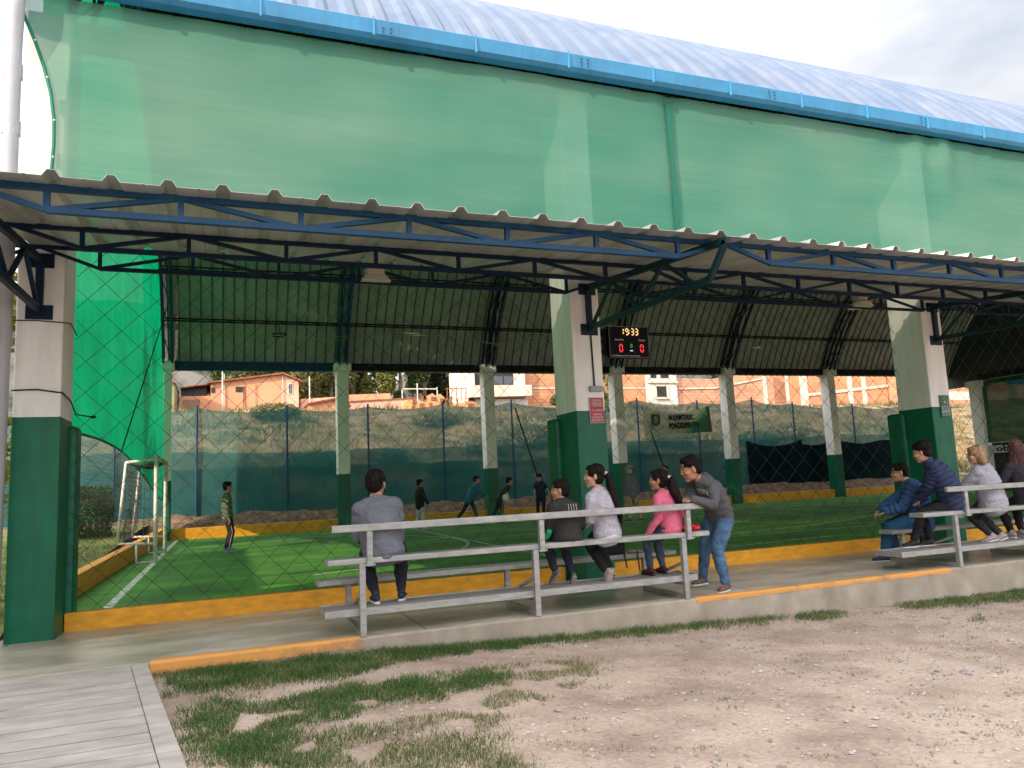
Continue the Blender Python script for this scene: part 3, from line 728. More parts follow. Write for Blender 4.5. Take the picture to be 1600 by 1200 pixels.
q = MB(); q.bar((5.53, 9.46, 3.215), (5.575, 9.46, 3.215), .012, .004, up=(0, 1, 0)); q.obj('dash', led('white_led', (.6, .65, 1), .9), sb)
wt = led('grey_letters', (.42, .42, .42), .12)
text('team_name', 'Amarelo', .042, wt, sb, (5.36, 9.461, 3.375), RX90, .001)
text('team_name', 'Equipo', .042, wt, sb, (5.735, 9.461, 3.375), RX90, .001)
text('footer_text', '1 Polideportivo municipal', .03, wt, sb, (5.45, 9.461, 3.142), RX90, .001, fit=.46)

rs = thing('red_notice', 'red notice board with white lettering on the middle pillar', 'sign', (4.86, 9.32, 2.37))
q = MB(); q.box(4.745, 4.965, 9.318, 9.33, 2.16, 2.52); q.obj('border', flat('pale_border', (.62, .50, .50)), rs, bevel=.006)
q = MB(); q.box(4.755, 4.955, 9.310, 9.319, 2.17, 2.51); q.obj('panel', flat('sign_red', (.36, .012, .035), .4), rs)
wl = flat('pink_white', (.62, .42, .42))
for s_, z, h_, w_ in (('CUIDEMOS LA', 2.478, .02, .15), ('HACIA', 2.44, .05, .16), ('CANCHA', 2.405, .036, .16), ('PARA LOS DEPORTES', 2.335, .022, .165), ('RESPETE', 2.280, .028, .13), ('LAS REGLAS', 2.240, .03, .16), ('DEL RECINTO', 2.20, .034, .175)):
    text('lettering', s_, h_*1.15, wl, rs, (4.855, 9.309, z), RX90, .001, .001, fit=w_)
jb = thing('junction_box', 'grey electrical junction box above the red notice on the middle pillar', 'junction box', (4.87, 9.3, 2.62))
q = MB(); q.box(4.76, 4.94, 9.28, 9.338, 2.60, 2.675); q.obj('case', MT['grey'], jb, bevel=.006)
q = MB(); q.box(4.94, 4.992, 9.30, 9.338, 2.605, 2.67); q.obj('outlet', flat('pale_outlet', (.42, .42, .38)), jb, bevel=.004)
q = MB(); q.tube([(4.845, 9.325, 2.675), (4.835, 9.325, 3.4)], .012, 6); q.obj('conduit', MT['teal'], jb)
gs = thing('green_sign', 'green sign with a white round emblem on the right pillar', 'sign', (11.56, 9.32, 2.33))
q = MB(); q.box(11.39, 11.60, 9.315, 9.33, 2.16, 2.53); q.obj('panel', flat('sign_green', (.02, .11, .06), .4), gs, bevel=.004)
ws = flat('sign_pale', (.55, .58, .55))
q = MB(); n = 22
for i in range(n):
    a, c = 2*math.pi*i/n, 2*math.pi*(i+1)/n
    q.bar((11.495+.062*math.cos(a), 9.312, 2.42+.062*math.sin(a)), (11.495+.062*math.cos(c), 9.312, 2.42+.062*math.sin(c)), .004, .016, up=(0, 1, 0))
q.bar((11.45, 9.312, 2.465), (11.54, 9.312, 2.375), .004, .02, up=(0, 1, 0)); q.box(11.47, 11.52, 9.311, 9.314, 2.40, 2.43)
q.obj('emblem', ws, gs)
text('lettering', 'NO FUMAR', .034, ws, gs, (11.495, 9.313, 2.30), RX90, .001, fit=.16)
text('lettering', 'AREA LIBRE', .04, ws, gs, (11.495, 9.313, 2.235), RX90, .001, fit=.18)
for i, (za, zb) in enumerate(((2.27, 2.335), (2.19, 2.26))):
    q = MB(); xa, xb = 11.40, 11.59
    for e in ((xa, xb, za, za+.006), (xa, xb, zb-.006, zb), (xa, xa+.006, za+.006, zb-.006), (xb-.006, xb, za+.006, zb-.006)): q.box(e[0], e[1], 9.311, 9.3145, e[2], e[3])
    q.obj('outline', ws, gs)

# banner on the fence
bn = thing('banner', 'pale green banner with crest and black lettering tied to the back fence', 'banner', (17.5, 27.7, 3.7))
bx0, bx1, by = 16.62, 19.98, 27.72
def bpt(u, v):
    x = bx0+(bx1-bx0)*u; zt = (4.33-.03*u)-.34*math.sin(math.pi*u)**1.2; zb = 3.06+.09*u
    return (x+.06*(1-v)*u, by+.04*math.sin(u*9)*(.5+v)-.05*math.sin(math.pi*u), zb+(zt-zb)*v)
n = 40; b = MB(); green = lambda u, v: .62+.36*(1-v)**1.0*0
for i in range(n+1):
    for j in range(13): b.v.append(bpt(i/n, j/12))
for i in range(n):
    for j in range(12):
        u, v = (i+.5)/n, (j+.5)/12
        b.f.append((i*13+j, (i+1)*13+j, (i+1)*13+j+1, i*13+j+1))
        e = u-.5-.42*v**1.3; k = 0
        if e > .0: k = 1
        if e > .08: k = 2
        if e > .17: k = 3
        if u > .955: k = 4
        b.m.append(k)
b.obj('cloth', [mat('banner_pale', (.38, .42, .28), .8, .08, 1), flat('banner_green1', (.22, .36, .12)), flat('banner_green2', (.05, .26, .07)), flat('banner_green3', (.01, .10, .035)), flat('banner_edge', (.04, .035, .025))], bn, smooth=True)
text('lettering', 'MULJNMTDRSIC.', .30, MT['black'], bn, (18.4, by-.16, 3.78), Matrix.Rotation(R(-1), 4, 'Y') @ RX90, .004, .012, fit=1.30)
text('lettering', 'PONGSEXPRATBII', .34, MT['black'], bn, (18.5, by-.16, 3.43), Matrix.Rotation(R(-2), 4, 'Y') @ RX90, .004, .014, fit=1.48)
cr_ = MB(); cx, cz = 17.12, 3.72; yy = by-.15
cr_.add([(cx-.22, yy, cz+.2), (cx+.22, yy, cz+.2), (cx+.22, yy, cz-.15), (cx+.1, yy, cz-.25), (cx, yy, cz-.28), (cx-.1, yy, cz-.25), (cx-.22, yy, cz-.15)], [(0, 6, 5, 4, 3, 2, 1)], 0)
cr_.add([(cx+.10*math.cos(a), yy-.01, cz-.02+.16*math.sin(a)) for a in fr(0, 2*math.pi, 17)[:-1]], [tuple(range(16))], 1)
cr_.add([(cx+.045*math.cos(a), yy-.02, cz-.02+.08*math.sin(a)) for a in fr(0, 2*math.pi, 17)[:-1]], [tuple(range(16))], 3)
for i in range(5): x = cx-.2+i*.1; cr_.box(x-.03, x+.03, yy-.005, yy+.005, cz+.215, cz+.36-.04*abs(i-2), 1)
cr_.box(cx-.24, cx+.24, yy-.004, yy+.004, cz+.205, cz+.24, 2)
for k, (rr, mi) in enumerate(((.30, 0), (.37, 4), (.44, 0))):
    pts = [(cx+rr*math.sin(a), yy-.004*k, cz-.02-rr*math.cos(a)) for a in fr(-1.0, 1.0, 13)]
    for a, c in zip(pts[:-1], pts[1:]): cr_.bar(a, c, .01, .05, up=(0, 1, 0), mi=mi)
cr_.obj('crest', [flat('crest_blue', (.01, .03, .05)), flat('crest_gold', (.30, .26, .02)), flat('crest_red', (.2, .03, .02)), flat('crest_green', (.03, .15, .03)), flat('crest_white', (.4, .42, .38))], bn)

# wires round the left pillar
q = MB(); q.tube([(-2.09, 9.325, 2.62), (-1.85, 9.322, 2.63), (-1.66, 9.325, 2.60), (-1.62, 9.33, 2.60), (-1.60, 9.7, 2.55), (-1.58, 9.95, 2.42), (-1.45, 10.2, 2.41)], .008, 5)
q.ell((-1.44, 10.2, 2.41), (.035, .02, .018)); tag(q.obj('pillar_cable', MT['black']), 'thin dark cable wrapped around the left pillar above the green paint', 'cable')
q = MB(); q.tube([(-2.09, 9.325, 3.38), (-1.9, 9.32, 3.385), (-1.63, 9.325, 3.37), (-1.60, 9.6, 3.42), (-1.6, 10, 3.36)], .006, 5)
tag(q.obj('pillar_cable', MT['black']), 'thin cable around the left pillar just under the canopy bracket', 'cable')

# ================================================================ BACKGROUND HOUSES
def hmat(n, c, **k): return mat(n, c, .9, .10, .5, .2, 6, streak=((1, 1, .25), .18, 1.1), **k)
salmon = hmat('salmon_plaster', (.72, .34, .19)); salm2 = hmat('pale_salmon_plaster', (.80, .46, .32)); mud = hmat('mud_brick', (.62, .31, .12), col2=(.75, .45, .22))
pinkw = hmat('pinkish_plaster', (.78, .60, .50)); whitep = hmat('whitewash', (.66, .63, .57)); rooft = mat('rusty_roof', (.26, .10, .06), .9, .3, 2)
hole = flat('dark_opening', (.02, .017, .015), .5); glassm = flat('window_glass', (.06, .07, .08), .15); brown = hmat('brown_door', (.30, .18, .11))
conc_p = hmat('pale_concrete_post', (.68, .58, .48))
def brick(name, c1, c2):
    m = bpy.data.materials.new(name); m.use_nodes = True; N = m.node_tree.nodes; K = m.node_tree.links.new; b = N['Principled BSDF']
    t = N.new('ShaderNodeTexCoord'); mp = N.new('ShaderNodeMapping'); mp.inputs['Rotation'].default_value = (R(90), 0, 0)
    K(t.outputs['Object'], mp.inputs[0]); k = N.new('ShaderNodeTexBrick'); K(mp.outputs[0], k.inputs[0])
    k.inputs['Scale'].default_value = 1.0; k.inputs['Brick Width'].default_value = .62; k.inputs['Row Height'].default_value = .24; k.inputs['Mortar Size'].default_value = .022
    k.inputs['Color1'].default_value = (*c1, 1); k.inputs['Color2'].default_value = (*c2, 1); k.inputs['Mortar'].default_value = (.42, .24, .16, 1); k.inputs['Bias'].default_value = 0
    z = N.new('ShaderNodeTexNoise'); z.inputs['Scale'].default_value = .8; z.inputs['Detail'].default_value = 6; K(t.outputs['Object'], z.inputs['Vector'])
    r = N.new('ShaderNodeValToRGB'); K(z.outputs[0], r.inputs[0]); r.color_ramp.elements[0].position = .35; r.color_ramp.elements[1].position = .6
    r.color_ramp.elements[0].color = (.72, .72, .72, 1); r.color_ramp.elements[1].color = (1, 1, 1, 1)
    mm = N.new('ShaderNodeMixRGB'); mm.blend_type = 'MULTIPLY'; mm.inputs[0].default_value = 1; K(k.outputs[0], mm.inputs[1]); K(r.outputs[0], mm.inputs[2])
    K(mm.outputs[0], b.inputs['Base Color']); b.inputs['Roughness'].default_value = .9; return m
brk = brick('orange_brick', (.74, .32, .16), (.62, .25, .12)); brk2 = brick('pink_brick', (.72, .36, .22), (.62, .28, .17))
def poly(mb, pts, y0, y1, mi=0):   # extruded outline in XZ
    n = len(pts); v = [(x, y0, z) for x, z in pts]+[(x, y1, z) for x, z in pts]
    mb.add(v, [tuple(range(n)), tuple(range(2*n-1, n-1, -1))]+[(i, n+i, n+(i+1) % n, (i+1) % n) for i in range(n)], mi)
def house(nm, label, cat, parts, loc):
    h = thing(nm, label, cat, loc)
    objs = {}
    ex = []
    for pn, mt, shapes in parts:
        if pn in ('window', 'concrete_post', 'pillar', 'pane', 'frame', 'drain'): ex += [(pn, mt, [s_]) for s_ in shapes]
        else: ex.append((pn, mt, shapes))
    for pn, mt, shapes in ex:
        q = MB()
        for s_ in shapes:
            if len(s_) == 6: q.box(*s_)
            else: poly(q, s_[0], s_[1], s_[2])
        par = h
        if pn in ('pane', 'frame', 'sill') and 'window' in objs: par = objs['window']
        if pn == 'chimney' and 'roof' in objs: par = objs['roof']
        objs[pn] = q.obj(pn, mt, par)
    return h
Yh = 50
house('orange_house', 'long orange house with a small square dark window above the left of the fence', 'house', [
 ('wall', salmon, [([(-.65, 5.5), (3.65, 5.5), (3.65, 8.87), (-.65, 8.28)], 50, 56)]),
 ('side_wall', salm2, [([(3.65, 5.5), (4.62, 5.5), (4.62, 8.4), (3.65, 8.87)], 50.01, 56)]),
 ('roof', rooft, [([(-.85, 8.26), (3.66, 8.88), (3.66, 8.98), (-.85, 8.36)], 49.7, 56.2), ([(3.66, 8.88), (4.85, 8.36), (4.85, 8.45), (3.66, 8.98)], 49.7, 56.2)]),
 ('low_wing', salmon, [(-2.4, -.65, 50.4, 55, 5.4, 7.55)]),
 ('wing_roof', rooft, [([(-2.4, 8.0), (-.68, 8.25), (-.68, 8.31), (-2.4, 8.06)], 50, 55)]),
 ('eave_gap', hole, [([(-2.38, 7.56), (-.9, 7.58), (-.9, 8.14), (-2.38, 7.96)], 50.6, 54)]),
 ('window', hole, [(.80, 1.22, 49.96, 49.995, 7.75, 8.08)]), ('window', hole, [(-.62, -.40, 49.96, 49.995, 7.70, 8.04)]),
 ('door', brown, [(-2.25, -1.28, 50.36, 50.395, 6.2, 7.33)]),
 ('wall_stain', rooft, [(1.24, 1.42, 49.985, 49.996, 6.8, 8.12), (4.0-.62, 4.0-.50, 49.985, 49.996, 6.2, 7.1)]),
 ('drain', whitep, [(.10, .15, 49.9, 49.95, 6.6, 8.9), (3.6, 3.64, 49.9, 49.95, 6.5, 8.8)]),
 ('window', whitep, [(3.95, 4.25, 49.97, 50.005, 7.6, 8.3)]),
 ('pane', glassm, [(4.0, 4.08, 49.95, 49.968, 7.65, 8.25), (4.12, 4.2, 49.95, 49.968, 7.65, 8.25)])], (1, 50, 6))
house('low_house', 'low salmon house with a sagging gable roof right of the orange house', 'house', [
 ('wall', salm2, [([(4.8, 5.4), (7.6, 5.4), (7.6, 7.5), (4.8, 7.35)], 50.5, 55)]),
 ('front_wall', salmon, [([(5.1, 5.5), (7.4, 5.5), (7.4, 6.9), (6.8, 7.1), (5.1, 6.8)], 48.6, 50.4)]),
 ('roof', rooft, [([(5.0, 6.76), (6.85, 7.1), (6.85, 7.2), (5.0, 6.86)], 48.3, 50.45), ([(6.85, 7.1), (7.7, 6.6), (7.7, 6.7), (6.85, 7.2)], 48.3, 50.45)]),
 ('shutter', rooft, [(7.1, 7.3, 48.56, 48.595, 6.1, 6.9)])], (6, 50, 6))
house('yard_wall', 'long pale salmon yard wall with red tiled coping behind the second pillar', 'wall', [
 ('wall', salm2, [([(7.5, 5.4), (13.3, 5.4), (13.3, 7.35), (7.5, 7.05)], 50, 50.4)]),
 ('coping', rooft, [([(7.4, 7.05), (13.4, 7.35), (13.4, 7.42), (7.4, 7.12)], 49.9, 50.5)]),
 ('rear_block', salmon, [([(8.0, 6), (11.0, 6), (11.0, 7.9), (8.0, 7.8)], 52, 55)]),
 ('frame', whitep, [(11.6, 11.66, 51, 51.1, 7.3, 8.1), (14.1, 14.16, 51, 51.1, 7.3, 8.2), (11.6, 14.16, 51, 51.1, 8.05, 8.12)])], (10, 50, 6))
mud_h = thing('ruined_wall', 'crumbling orange mud wall left of the white building', 'wall', (14, 49, 6))
q = MB(); rr = random.Random(3); pts = [(11.2, 5.4)]+[(11.2+i*.28, 6.75+.45*noise.noise((i*.35, 0, 0))+.25*rr.random()+(.55 if 4 < i < 10 else 0)) for i in range(19)]+[(16.4, 5.4)]
poly(q, pts[::1], 48.8, 49.3); q.obj('masonry', mud, mud_h)
q = MB()
for i in range(26):
    x = 11.6+rr.random()*4.4; z = 6.2+rr.random()*.9; q.box(x, x+.08+.3*rr.random(), 48.76, 48.79, z, z+.1+.3*rr.random())
q.obj('hollow', flat('shadow_hollow', (.22, .10, .04)), mud_h)
q = MB()
for i in range(7): q.tube([(14.2+i*.33, 48.9, 6.9), (14.2+i*.33+.05, 48.9, 7.9)], .03, 5)
q.tube([(14.1, 48.9, 7.8), (16.6, 48.9, 7.9)], .03, 5); q.obj('pole', rooft, mud_h)
house('white_house', 'white modern house with a wide dark window seen left of the middle pillar', 'house', [
 ('wall', pinkw, [(15.9, 16.25, 49, 54, 5.4, 9.6), (16.9, 20.1, 49.3, 54, 5.4, 9.6)]),
 ('balcony', pinkw, [([(15.6, 7.15), (20.15, 7.25), (20.15, 8.0), (15.6, 7.95)], 48.2, 49.28)]),
 ('doorway', hole, [(16.26, 16.89, 49.5, 50, 7.9, 9.4)]),
 ('window', hole, [(17.6, 19.2, 49.26, 49.295, 8.15, 9.1)]),
 ('pane', glassm, [(17.65, 18.4, 49.22, 49.258, 8.2, 8.75), (18.5, 19.15, 49.22, 49.258, 8.2, 8.75)]),
 ('lower_wall', whitep, [(16.2, 20.1, 48.9, 49.2, 5.4, 7.1)])], (18, 49, 6))
house('brick_house', 'tall orange brick house with a pale concrete post behind the middle pillar', 'house', [
 ('wall', brk, [(20.2, 30.3, 50, 56, 5.4, 9.9)]),
 ('concrete_post', conc_p, [(23.15, 23.45, 49.95, 49.99, 5.5, 9.9), (20.12, 20.4, 49.9, 49.99, 5.5, 9.9), (20.4, 30.3, 49.96, 49.99, 7.95, 8.05)])], (25, 50, 6))
house('white_tower_house', 'narrow white house front with stacked windows above the banner', 'house', [
 ('wall', whitep, [(30.35, 32.9, 49.6, 56, 5.4, 9.7)]),
 ('window', hole, [(30.6, 31.1, 49.56, 49.595, 8.75, 9.4), (31.5, 32.2, 49.56, 49.595, 8.75, 9.4), (31.05, 31.9, 49.56, 49.595, 7.3, 8.1)]),
 ('sill', conc_p, [(30.9, 32.1, 49.4, 49.55, 7.1, 7.2)]),
 ('frame', conc_p, [(30.85, 31.02, 49.5, 49.55, 7.25, 8.2), (31.93, 32.1, 49.5, 49.55, 7.25, 8.2)]),
 ('ledge', conc_p, [(30.3, 32.95, 49.45, 49.595, 8.35, 8.5)])], (31.6, 50, 6))
house('sloped_brick_wall', 'orange brick wall with a stepped sloping top right of the white house', 'wall', [
 ('wall', brk2, [([(32.9, 5.4), (42.5, 5.4), (42.5, 9.6), (41.6, 9.6), (40.6, 9.55), (36.5, 8.75), (32.9, 8.8)], 50, 50.5)]),
 ('concrete_post', conc_p, [(37.2, 37.4, 49.95, 49.99, 5.5, 8.4), (41.4, 41.8, 49.95, 49.99, 5.5, 9.2)]),
 ('coping', conc_p, [([(33, 7.9), (36.6, 7.95), (41.4, 8.75), (41.4, 8.87), (36.6, 8.07), (33, 8.0)], 49.9, 49.99)])], (37, 50, 6))
house('brick_terrace', 'red brick terrace with pale concrete posts between the two right pillars', 'house', [
 ('wall', brk, [(42.6, 56.0, 51, 57, 5.4, 10.5)]),
 ('concrete_post', conc_p, [(44.6, 44.9, 50.95, 50.99, 5.5, 10.5), (46.1, 46.9, 50.94, 50.99, 5.5, 10.5), (51.4, 51.9, 50.94, 50.99, 5.5, 10.5), (53.0, 53.5, 50.94, 50.99, 5.5, 10.5)]),
 ('concrete_beam', conc_p, [([(46.9, 7.45), (56, 8.25), (56, 8.5), (46.9, 7.7)], 50.9, 50.938)])], (50, 51, 6))
house('plastered_house', 'pinkish plastered house with two windows beside the right front pillar', 'house', [
 ('wall', brk2, [(56.2, 70, 50, 57, 5.4, 10.5)]),
 ('plaster_band', pinkw, [(56.2, 70, 49.95, 49.99, 9.2, 10.5), (58.5, 70, 49.95, 49.99, 6.9, 7.7)]),
 ('pillar', whitep, [(57.0, 57.5, 49.6, 49.94, 5.5, 10.5), (58.0, 58.6, 49.6, 49.94, 5.5, 10.5)]),
 ('window', whitep, [(60.0, 62.4, 49.9, 49.945, 8.9, 10.2), (64.2, 68, 49.9, 49.945, 8.9, 10.2)]),
 ('pane', glassm, [(60.1, 61.2, 49.86, 49.898, 9.0, 10.1), (61.35, 62.3, 49.86, 49.898, 9.0, 10.1), (64.3, 67.9, 49.86, 49.898, 9.0, 10.1)])], (62, 50, 6))
house('blue_banded_house', 'pale house with a bright blue stripe right of the right front pillar', 'house', [
 ('wall', pinkw, [(70.4, 92, 52, 60, 5.4, 10.5)]),
 ('stripe', flat('stripe_blue', (.03, .22, .55)), [(70.4, 92, 51.93, 51.99, 8.75, 9.25)]),
 ('ledge', brown, [(70.4, 92, 51.8, 51.99, 7.1, 7.25)])], (78, 52, 6))
house('small_green_house', 'small moss coloured house at the far left above the fence', 'house', [
 ('wall', hmat('moss_plaster', (.30, .28, .13)), [(-4.2, -2.55, 47, 52, 4.9, 7.9)]), ('roof', rooft, [([(-4.4, 7.9), (-2.5, 7.9), (-2.8, 8.3), (-4.2, 8.3)], 46.8, 52)])], (-3.4, 48, 6))
for i, (x, y, z, w, h_) in enumerate(((62, 95, 12.9, 6, 3.4), (70.5, 98, 13.4, 5, 3), (55, 92, 12.6, 4.5, 3), (14.2, 95, 13.0, 3.4, 1.6), (17.5, 97, 12, 2.6, 2.2))):
    lab = ('white hillside house with a blue window above the sloping brick wall', 'rightmost pale hillside house above the sloping brick wall', 'grey hillside house just right of the white house front', 'small pale hillside house behind the olive tree', 'small hillside house with a water tank behind the second pillar')[i]
    house('hillside_house', lab, 'house', [('wall', whitep if i != 3 else conc_p, [(x-w/2, x+w/2, y, y+4, z-4, z+h_*.35)]), ('window', flat('hill_window', (.05, .12, .28)) if i == 0 else hole, [(x-.8, x-.1, y-.06, y-.01, z-.6, z+.4), (x+.8, x+1.4, y-.06, y-.01, z-.5, z+.3)]),
       ('roof', conc_p, [(x-w/2-.2, x+w/2+.2, y-.2, y+4.2, z+h_*.35, z+h_*.35+.25)])], (x, y, z))
for i, (x, zt) in enumerate(((-.52+.55, 9.2), (5.2, 8.6), (12.2, 8.2))):
    lab = ('thin pale pole in front of the orange house', 'thin white pole between the orange house and the second pillar', 'thin pole above the yard wall in front of the trees')[i]
    pl = MB(); pl.tube([(x, 49, 5.6), (x, 49, zt)], .04, 6); tag(pl.obj('utility_pole', whitep), lab, 'pole')

# ================================================================ VEGETATION
def foliage(mb, rng, centre, rad, n, size, cols, leafc, flatn=.5, clump=9):
    cl = [(Vector((rng.gauss(0, .45), rng.gauss(0, .45), rng.gauss(0, .45))), rng.uniform(.22, .5)) for _ in range(clump)]
    for _ in range(n):
        c, r = cl[rng.randrange(clump)]
        p = c+Vector((rng.gauss(0, 1), rng.gauss(0, 1), rng.gauss(0, 1))).normalized()*r*rng.random()**.4
        p = Vector((p.x*rad[0], p.y*rad[1], p.z*rad[2]))+Vector(centre)
        a = Vector((rng.gauss(0, 1), rng.gauss(0, 1), rng.gauss(0, flatn))).normalized()*size*rng.uniform(.6, 1.3)
        b = a.cross(Vector((rng.gauss(0, 1), rng.gauss(0, 1), rng.gauss(0, 1)))).normalized()*size*.5
        mb.v += [tuple(p-a), tuple(p+b), tuple(p+a), tuple(p-b)]; o = len(mb.v)-4
        mb.f.append((o, o+1, o+2, o+3)); mb.m.append(0); k = rng.uniform(.55, 1.35); leafc.append((cols[0]*k, cols[1]*k, cols[2]*k*rng.uniform(.7, 1.3)))
leafm = mat('leaves', (1, 1, 1), .65, 0, trans=.3, attr='leafcol'); bark = mat('bark', (.20, .14, .10), .9, .3, 8, .5, 20)
def paint(o, cols, nper):
    ca = o.data.color_attributes.new('leafcol', 'FLOAT_COLOR', 'POINT')
    arr = np.ones((len(o.data.vertices), 4), np.float32); arr[:, :3] = np.repeat(np.array(cols, np.float32), nper, 0); ca.data.foreach_set('color', arr.ravel())
def tree(x, y, z0, h_, w_, cols, label, n=5000, size=.22, seed=0, name='tree', clump=14, group=None):
    rng = random.Random(seed); t = thing(name, label, 'tree', (x, y, z0), group)
    tr = MB(); tr.tube([(x, y, z0), (x+.1, y, z0+h_*.35), (x, y+.1, z0+h_*.65), (x+.1, y, z0+h_*.92)], [h_*.028, h_*.02, h_*.012, .02], 8)
    for i in range(7):
        zz = z0+h_*rng.uniform(.3, .8); a = rng.uniform(0, 6.28); rr = w_*rng.uniform(.3, .75)
        tr.tube([(x, y, zz), (x+rr*.5*math.cos(a), y+rr*.5*math.sin(a), zz+h_*.07), (x+rr*math.cos(a), y+rr*math.sin(a), zz+h_*.16)], [h_*.01, h_*.007, .015], 6)
    tr.obj('trunk', bark, t)
    cb_ = MB(); cc_ = []
    foliage(cb_, rng, (x, y, z0+h_*.62), (w_, w_, h_*.44), n, size, cols, cc_, clump=clump)
    o = cb_.obj('crown', leafm, t); paint(o, cc_, 4); return t
euc = (.10, .15, .045); olv = (.17, .18, .06); dk = (.055, .085, .03)
T = [(8.2, 62, 9.2, 5.2, 1.9, olv, 'round olive green tree beside the orange house'), (6.0, 60, 8.4, 4.2, 1.5, olv, 'smaller olive tree right behind the orange house corner'),
     (10.3, 64, 9.4, 5.8, 1.7, dk, 'dark tree just right of the second pillar'), (12.6, 63, 9.0, 4.4, 1.3, (.2, .21, .05), 'short yellowish tree above the yard wall'),
     (14.6, 65, 9.4, 6.6, 2.0, euc, 'tall eucalyptus left of the gap of blue sky'), (17.0, 66, 9.4, 6.2, 1.5, euc, 'slender eucalyptus at the left edge of the blue sky gap'),
     (20.2, 66, 9.4, 6.6, 1.7, dk, 'dark eucalyptus at the right edge of the blue sky gap'), (23.0, 65, 9.3, 6.6, 1.9, euc, 'eucalyptus with pale trunk left of the white house'),
     (25.2, 64, 9.2, 6.2, 1.6, olv, 'thin crowned eucalyptus touching the white house roof'), (2.6, 66, 10, 3.4, 1.8, olv, 'bushy tree behind the orange house roof')]
for i, (x, y, z, h_, w_, c, lab) in enumerate(T): tree(x, y, z-2, h_+2, w_*1.12, c, lab, 8000, .21, 20+i, 'eucalyptus_tree' if 'euc' in lab else 'olive_tree', group='trees behind the houses')
T2 = [(x_, 76+3*math.sin(i*2.1), 9.5, 7.2+.8*math.sin(i*1.7), 2.1) for i, x_ in enumerate((1.0, 4.6, 7.9, 10.6, 13.0, 19.2, 22.2, 25.2, 28.0, 31.5, 60.0, 66.0, 72.0))]
for i, (x, y, z, h_, w_) in enumerate(T2):
    lab = 'dark tree of the far row, ' + ('behind the orange house on its left', 'behind the orange house chimney side', 'behind the olive tree', 'just right of the second pillar top', 'left of the blue sky gap', 'right of the blue sky gap', 'left of the pale trunked eucalyptus',
      'behind the pale trunked eucalyptus', 'above the white house balcony', 'behind the brick house', 'over the sloping brick wall, leftmost', 'over the sloping brick wall, middle', 'over the sloping brick wall, rightmost')[i]
    tree(x, y, z-2, h_+2, w_, dk if i % 2 else euc, lab, 5000, .26, 120+i, 'eucalyptus_tree', clump=22, group='trees behind the houses')
tree(24.4, 45.5, 5.0, 3.0, .8, (.13, .20, .04), 'small leafy tree in front of the brick house left of the middle pillar', 1600, .13, 50, 'small_tree')
tree(-5.9, 20.5, .2, 7.2, 1.5, (.30, .26, .03), 'yellow green tree peeking out left of the left pillar', 5000, .13, 51, 'leafy_tree')
def bush(x, y, z, r, h_, cols, label, n, size, seed, nm='shrub', cat='shrub', square=0, group=None):
    rng = random.Random(seed); b = MB(); cc_ = []
    for _ in range(n):
        while True:
            p = Vector((rng.uniform(-1, 1), rng.uniform(-1, 1), rng.uniform(-1, 1)))
            e = 4 if square else 2
            d = (abs(p.x)**e+abs(p.y)**e+abs(p.z)**e)**(1/e)
            if .62+.25*noise.noise((p.x*2.5, p.y*2.5, p.z*2.5+seed)) < d < 1+.18*noise.noise((p.x*3, p.y*3, p.z*3+seed)): break
        q = Vector((x+p.x*r, y+p.y*r, z+h_/2+p.z*h_/2))
        a = Vector((rng.gauss(0, 1), rng.gauss(0, 1), rng.gauss(0, .8))).normalized()*size*rng.uniform(.6, 1.4); c = a.orthogonal().normalized()*size*.45
        b.v += [tuple(q-a), tuple(q+c), tuple(q+a), tuple(q-c)]; o = len(b.v)-4; b.f.append((o, o+1, o+2, o+3)); b.m.append(0)
        k = rng.uniform(.6, 1.4); cc_.append((cols[0]*k, cols[1]*k, cols[2]*k))
    t = thing(nm, label, cat, (x, y, z), group)
    o = b.obj('foliage', leafm, t); paint(o, cc_, 4)
    s_ = MB(); s_.tube([(x, y, z-.1), (x, y, z+h_*.5)], .05, 6); s_.obj('stem', bark, t)
    return t
bush(-3.45, 22.5, .35, .80, 1.45, (.075, .13, .03), 'clipped round green hedge bush on the lawn left of the goal', 7000, .045, 5, 'hedge_bush', 'bush', square=1)
SB = [(1.2, 33, .9, .8), (3.9, 34.5, 1.3, 1.1), (6.2, 31.5, .9, .7), (7.4, 36, 1.0, .9), (9.8, 33.5, 1.1, .8), (12.6, 36, 1.4, 1.2), (15.5, 38, 1.5, 1.4), (17.6, 33, .9, .8), (20.4, 36, 1.2, 1.0), (24, 37, 1.5, 1.2), (29, 36, 1.3, 1.1), (33, 38, 1.4, 1.2), (-1.5, 32, 1.2, 1.1), (2.8, 44, 1.4, 1.0), (22.5, 47.5, 1.2, 1.1), (11.5, 42, 1.4, 1.0)]
for i, (x, y, r_, h_) in enumerate(SB[:12]+SB[13:]):
    z = zground(x, y); c = ((.16, .14, .05), (.08, .11, .035), (.24, .20, .09))[i % 3]
    fx_ = ('left of the second pillar', 'between the second and third pillars', 'between the third and middle pillars', 'right of the middle pillar', 'near the right pillars')[min(4, max(0, int((x/y*50)//9)))]
    bush(x, y, z-.15, r_, h_, c, '%s slope bush %s, %s' % (('straw coloured', 'dark green', 'pale dry')[i % 3], fx_, ('lowest of its row', 'a little above the lowest', 'partway up the bank', 'high up the bank')[min(3, int((y-31)//2.6))]), 1500, .12, 60+i, 'slope_bush', 'bush', group='bushes on the slope behind the fence')

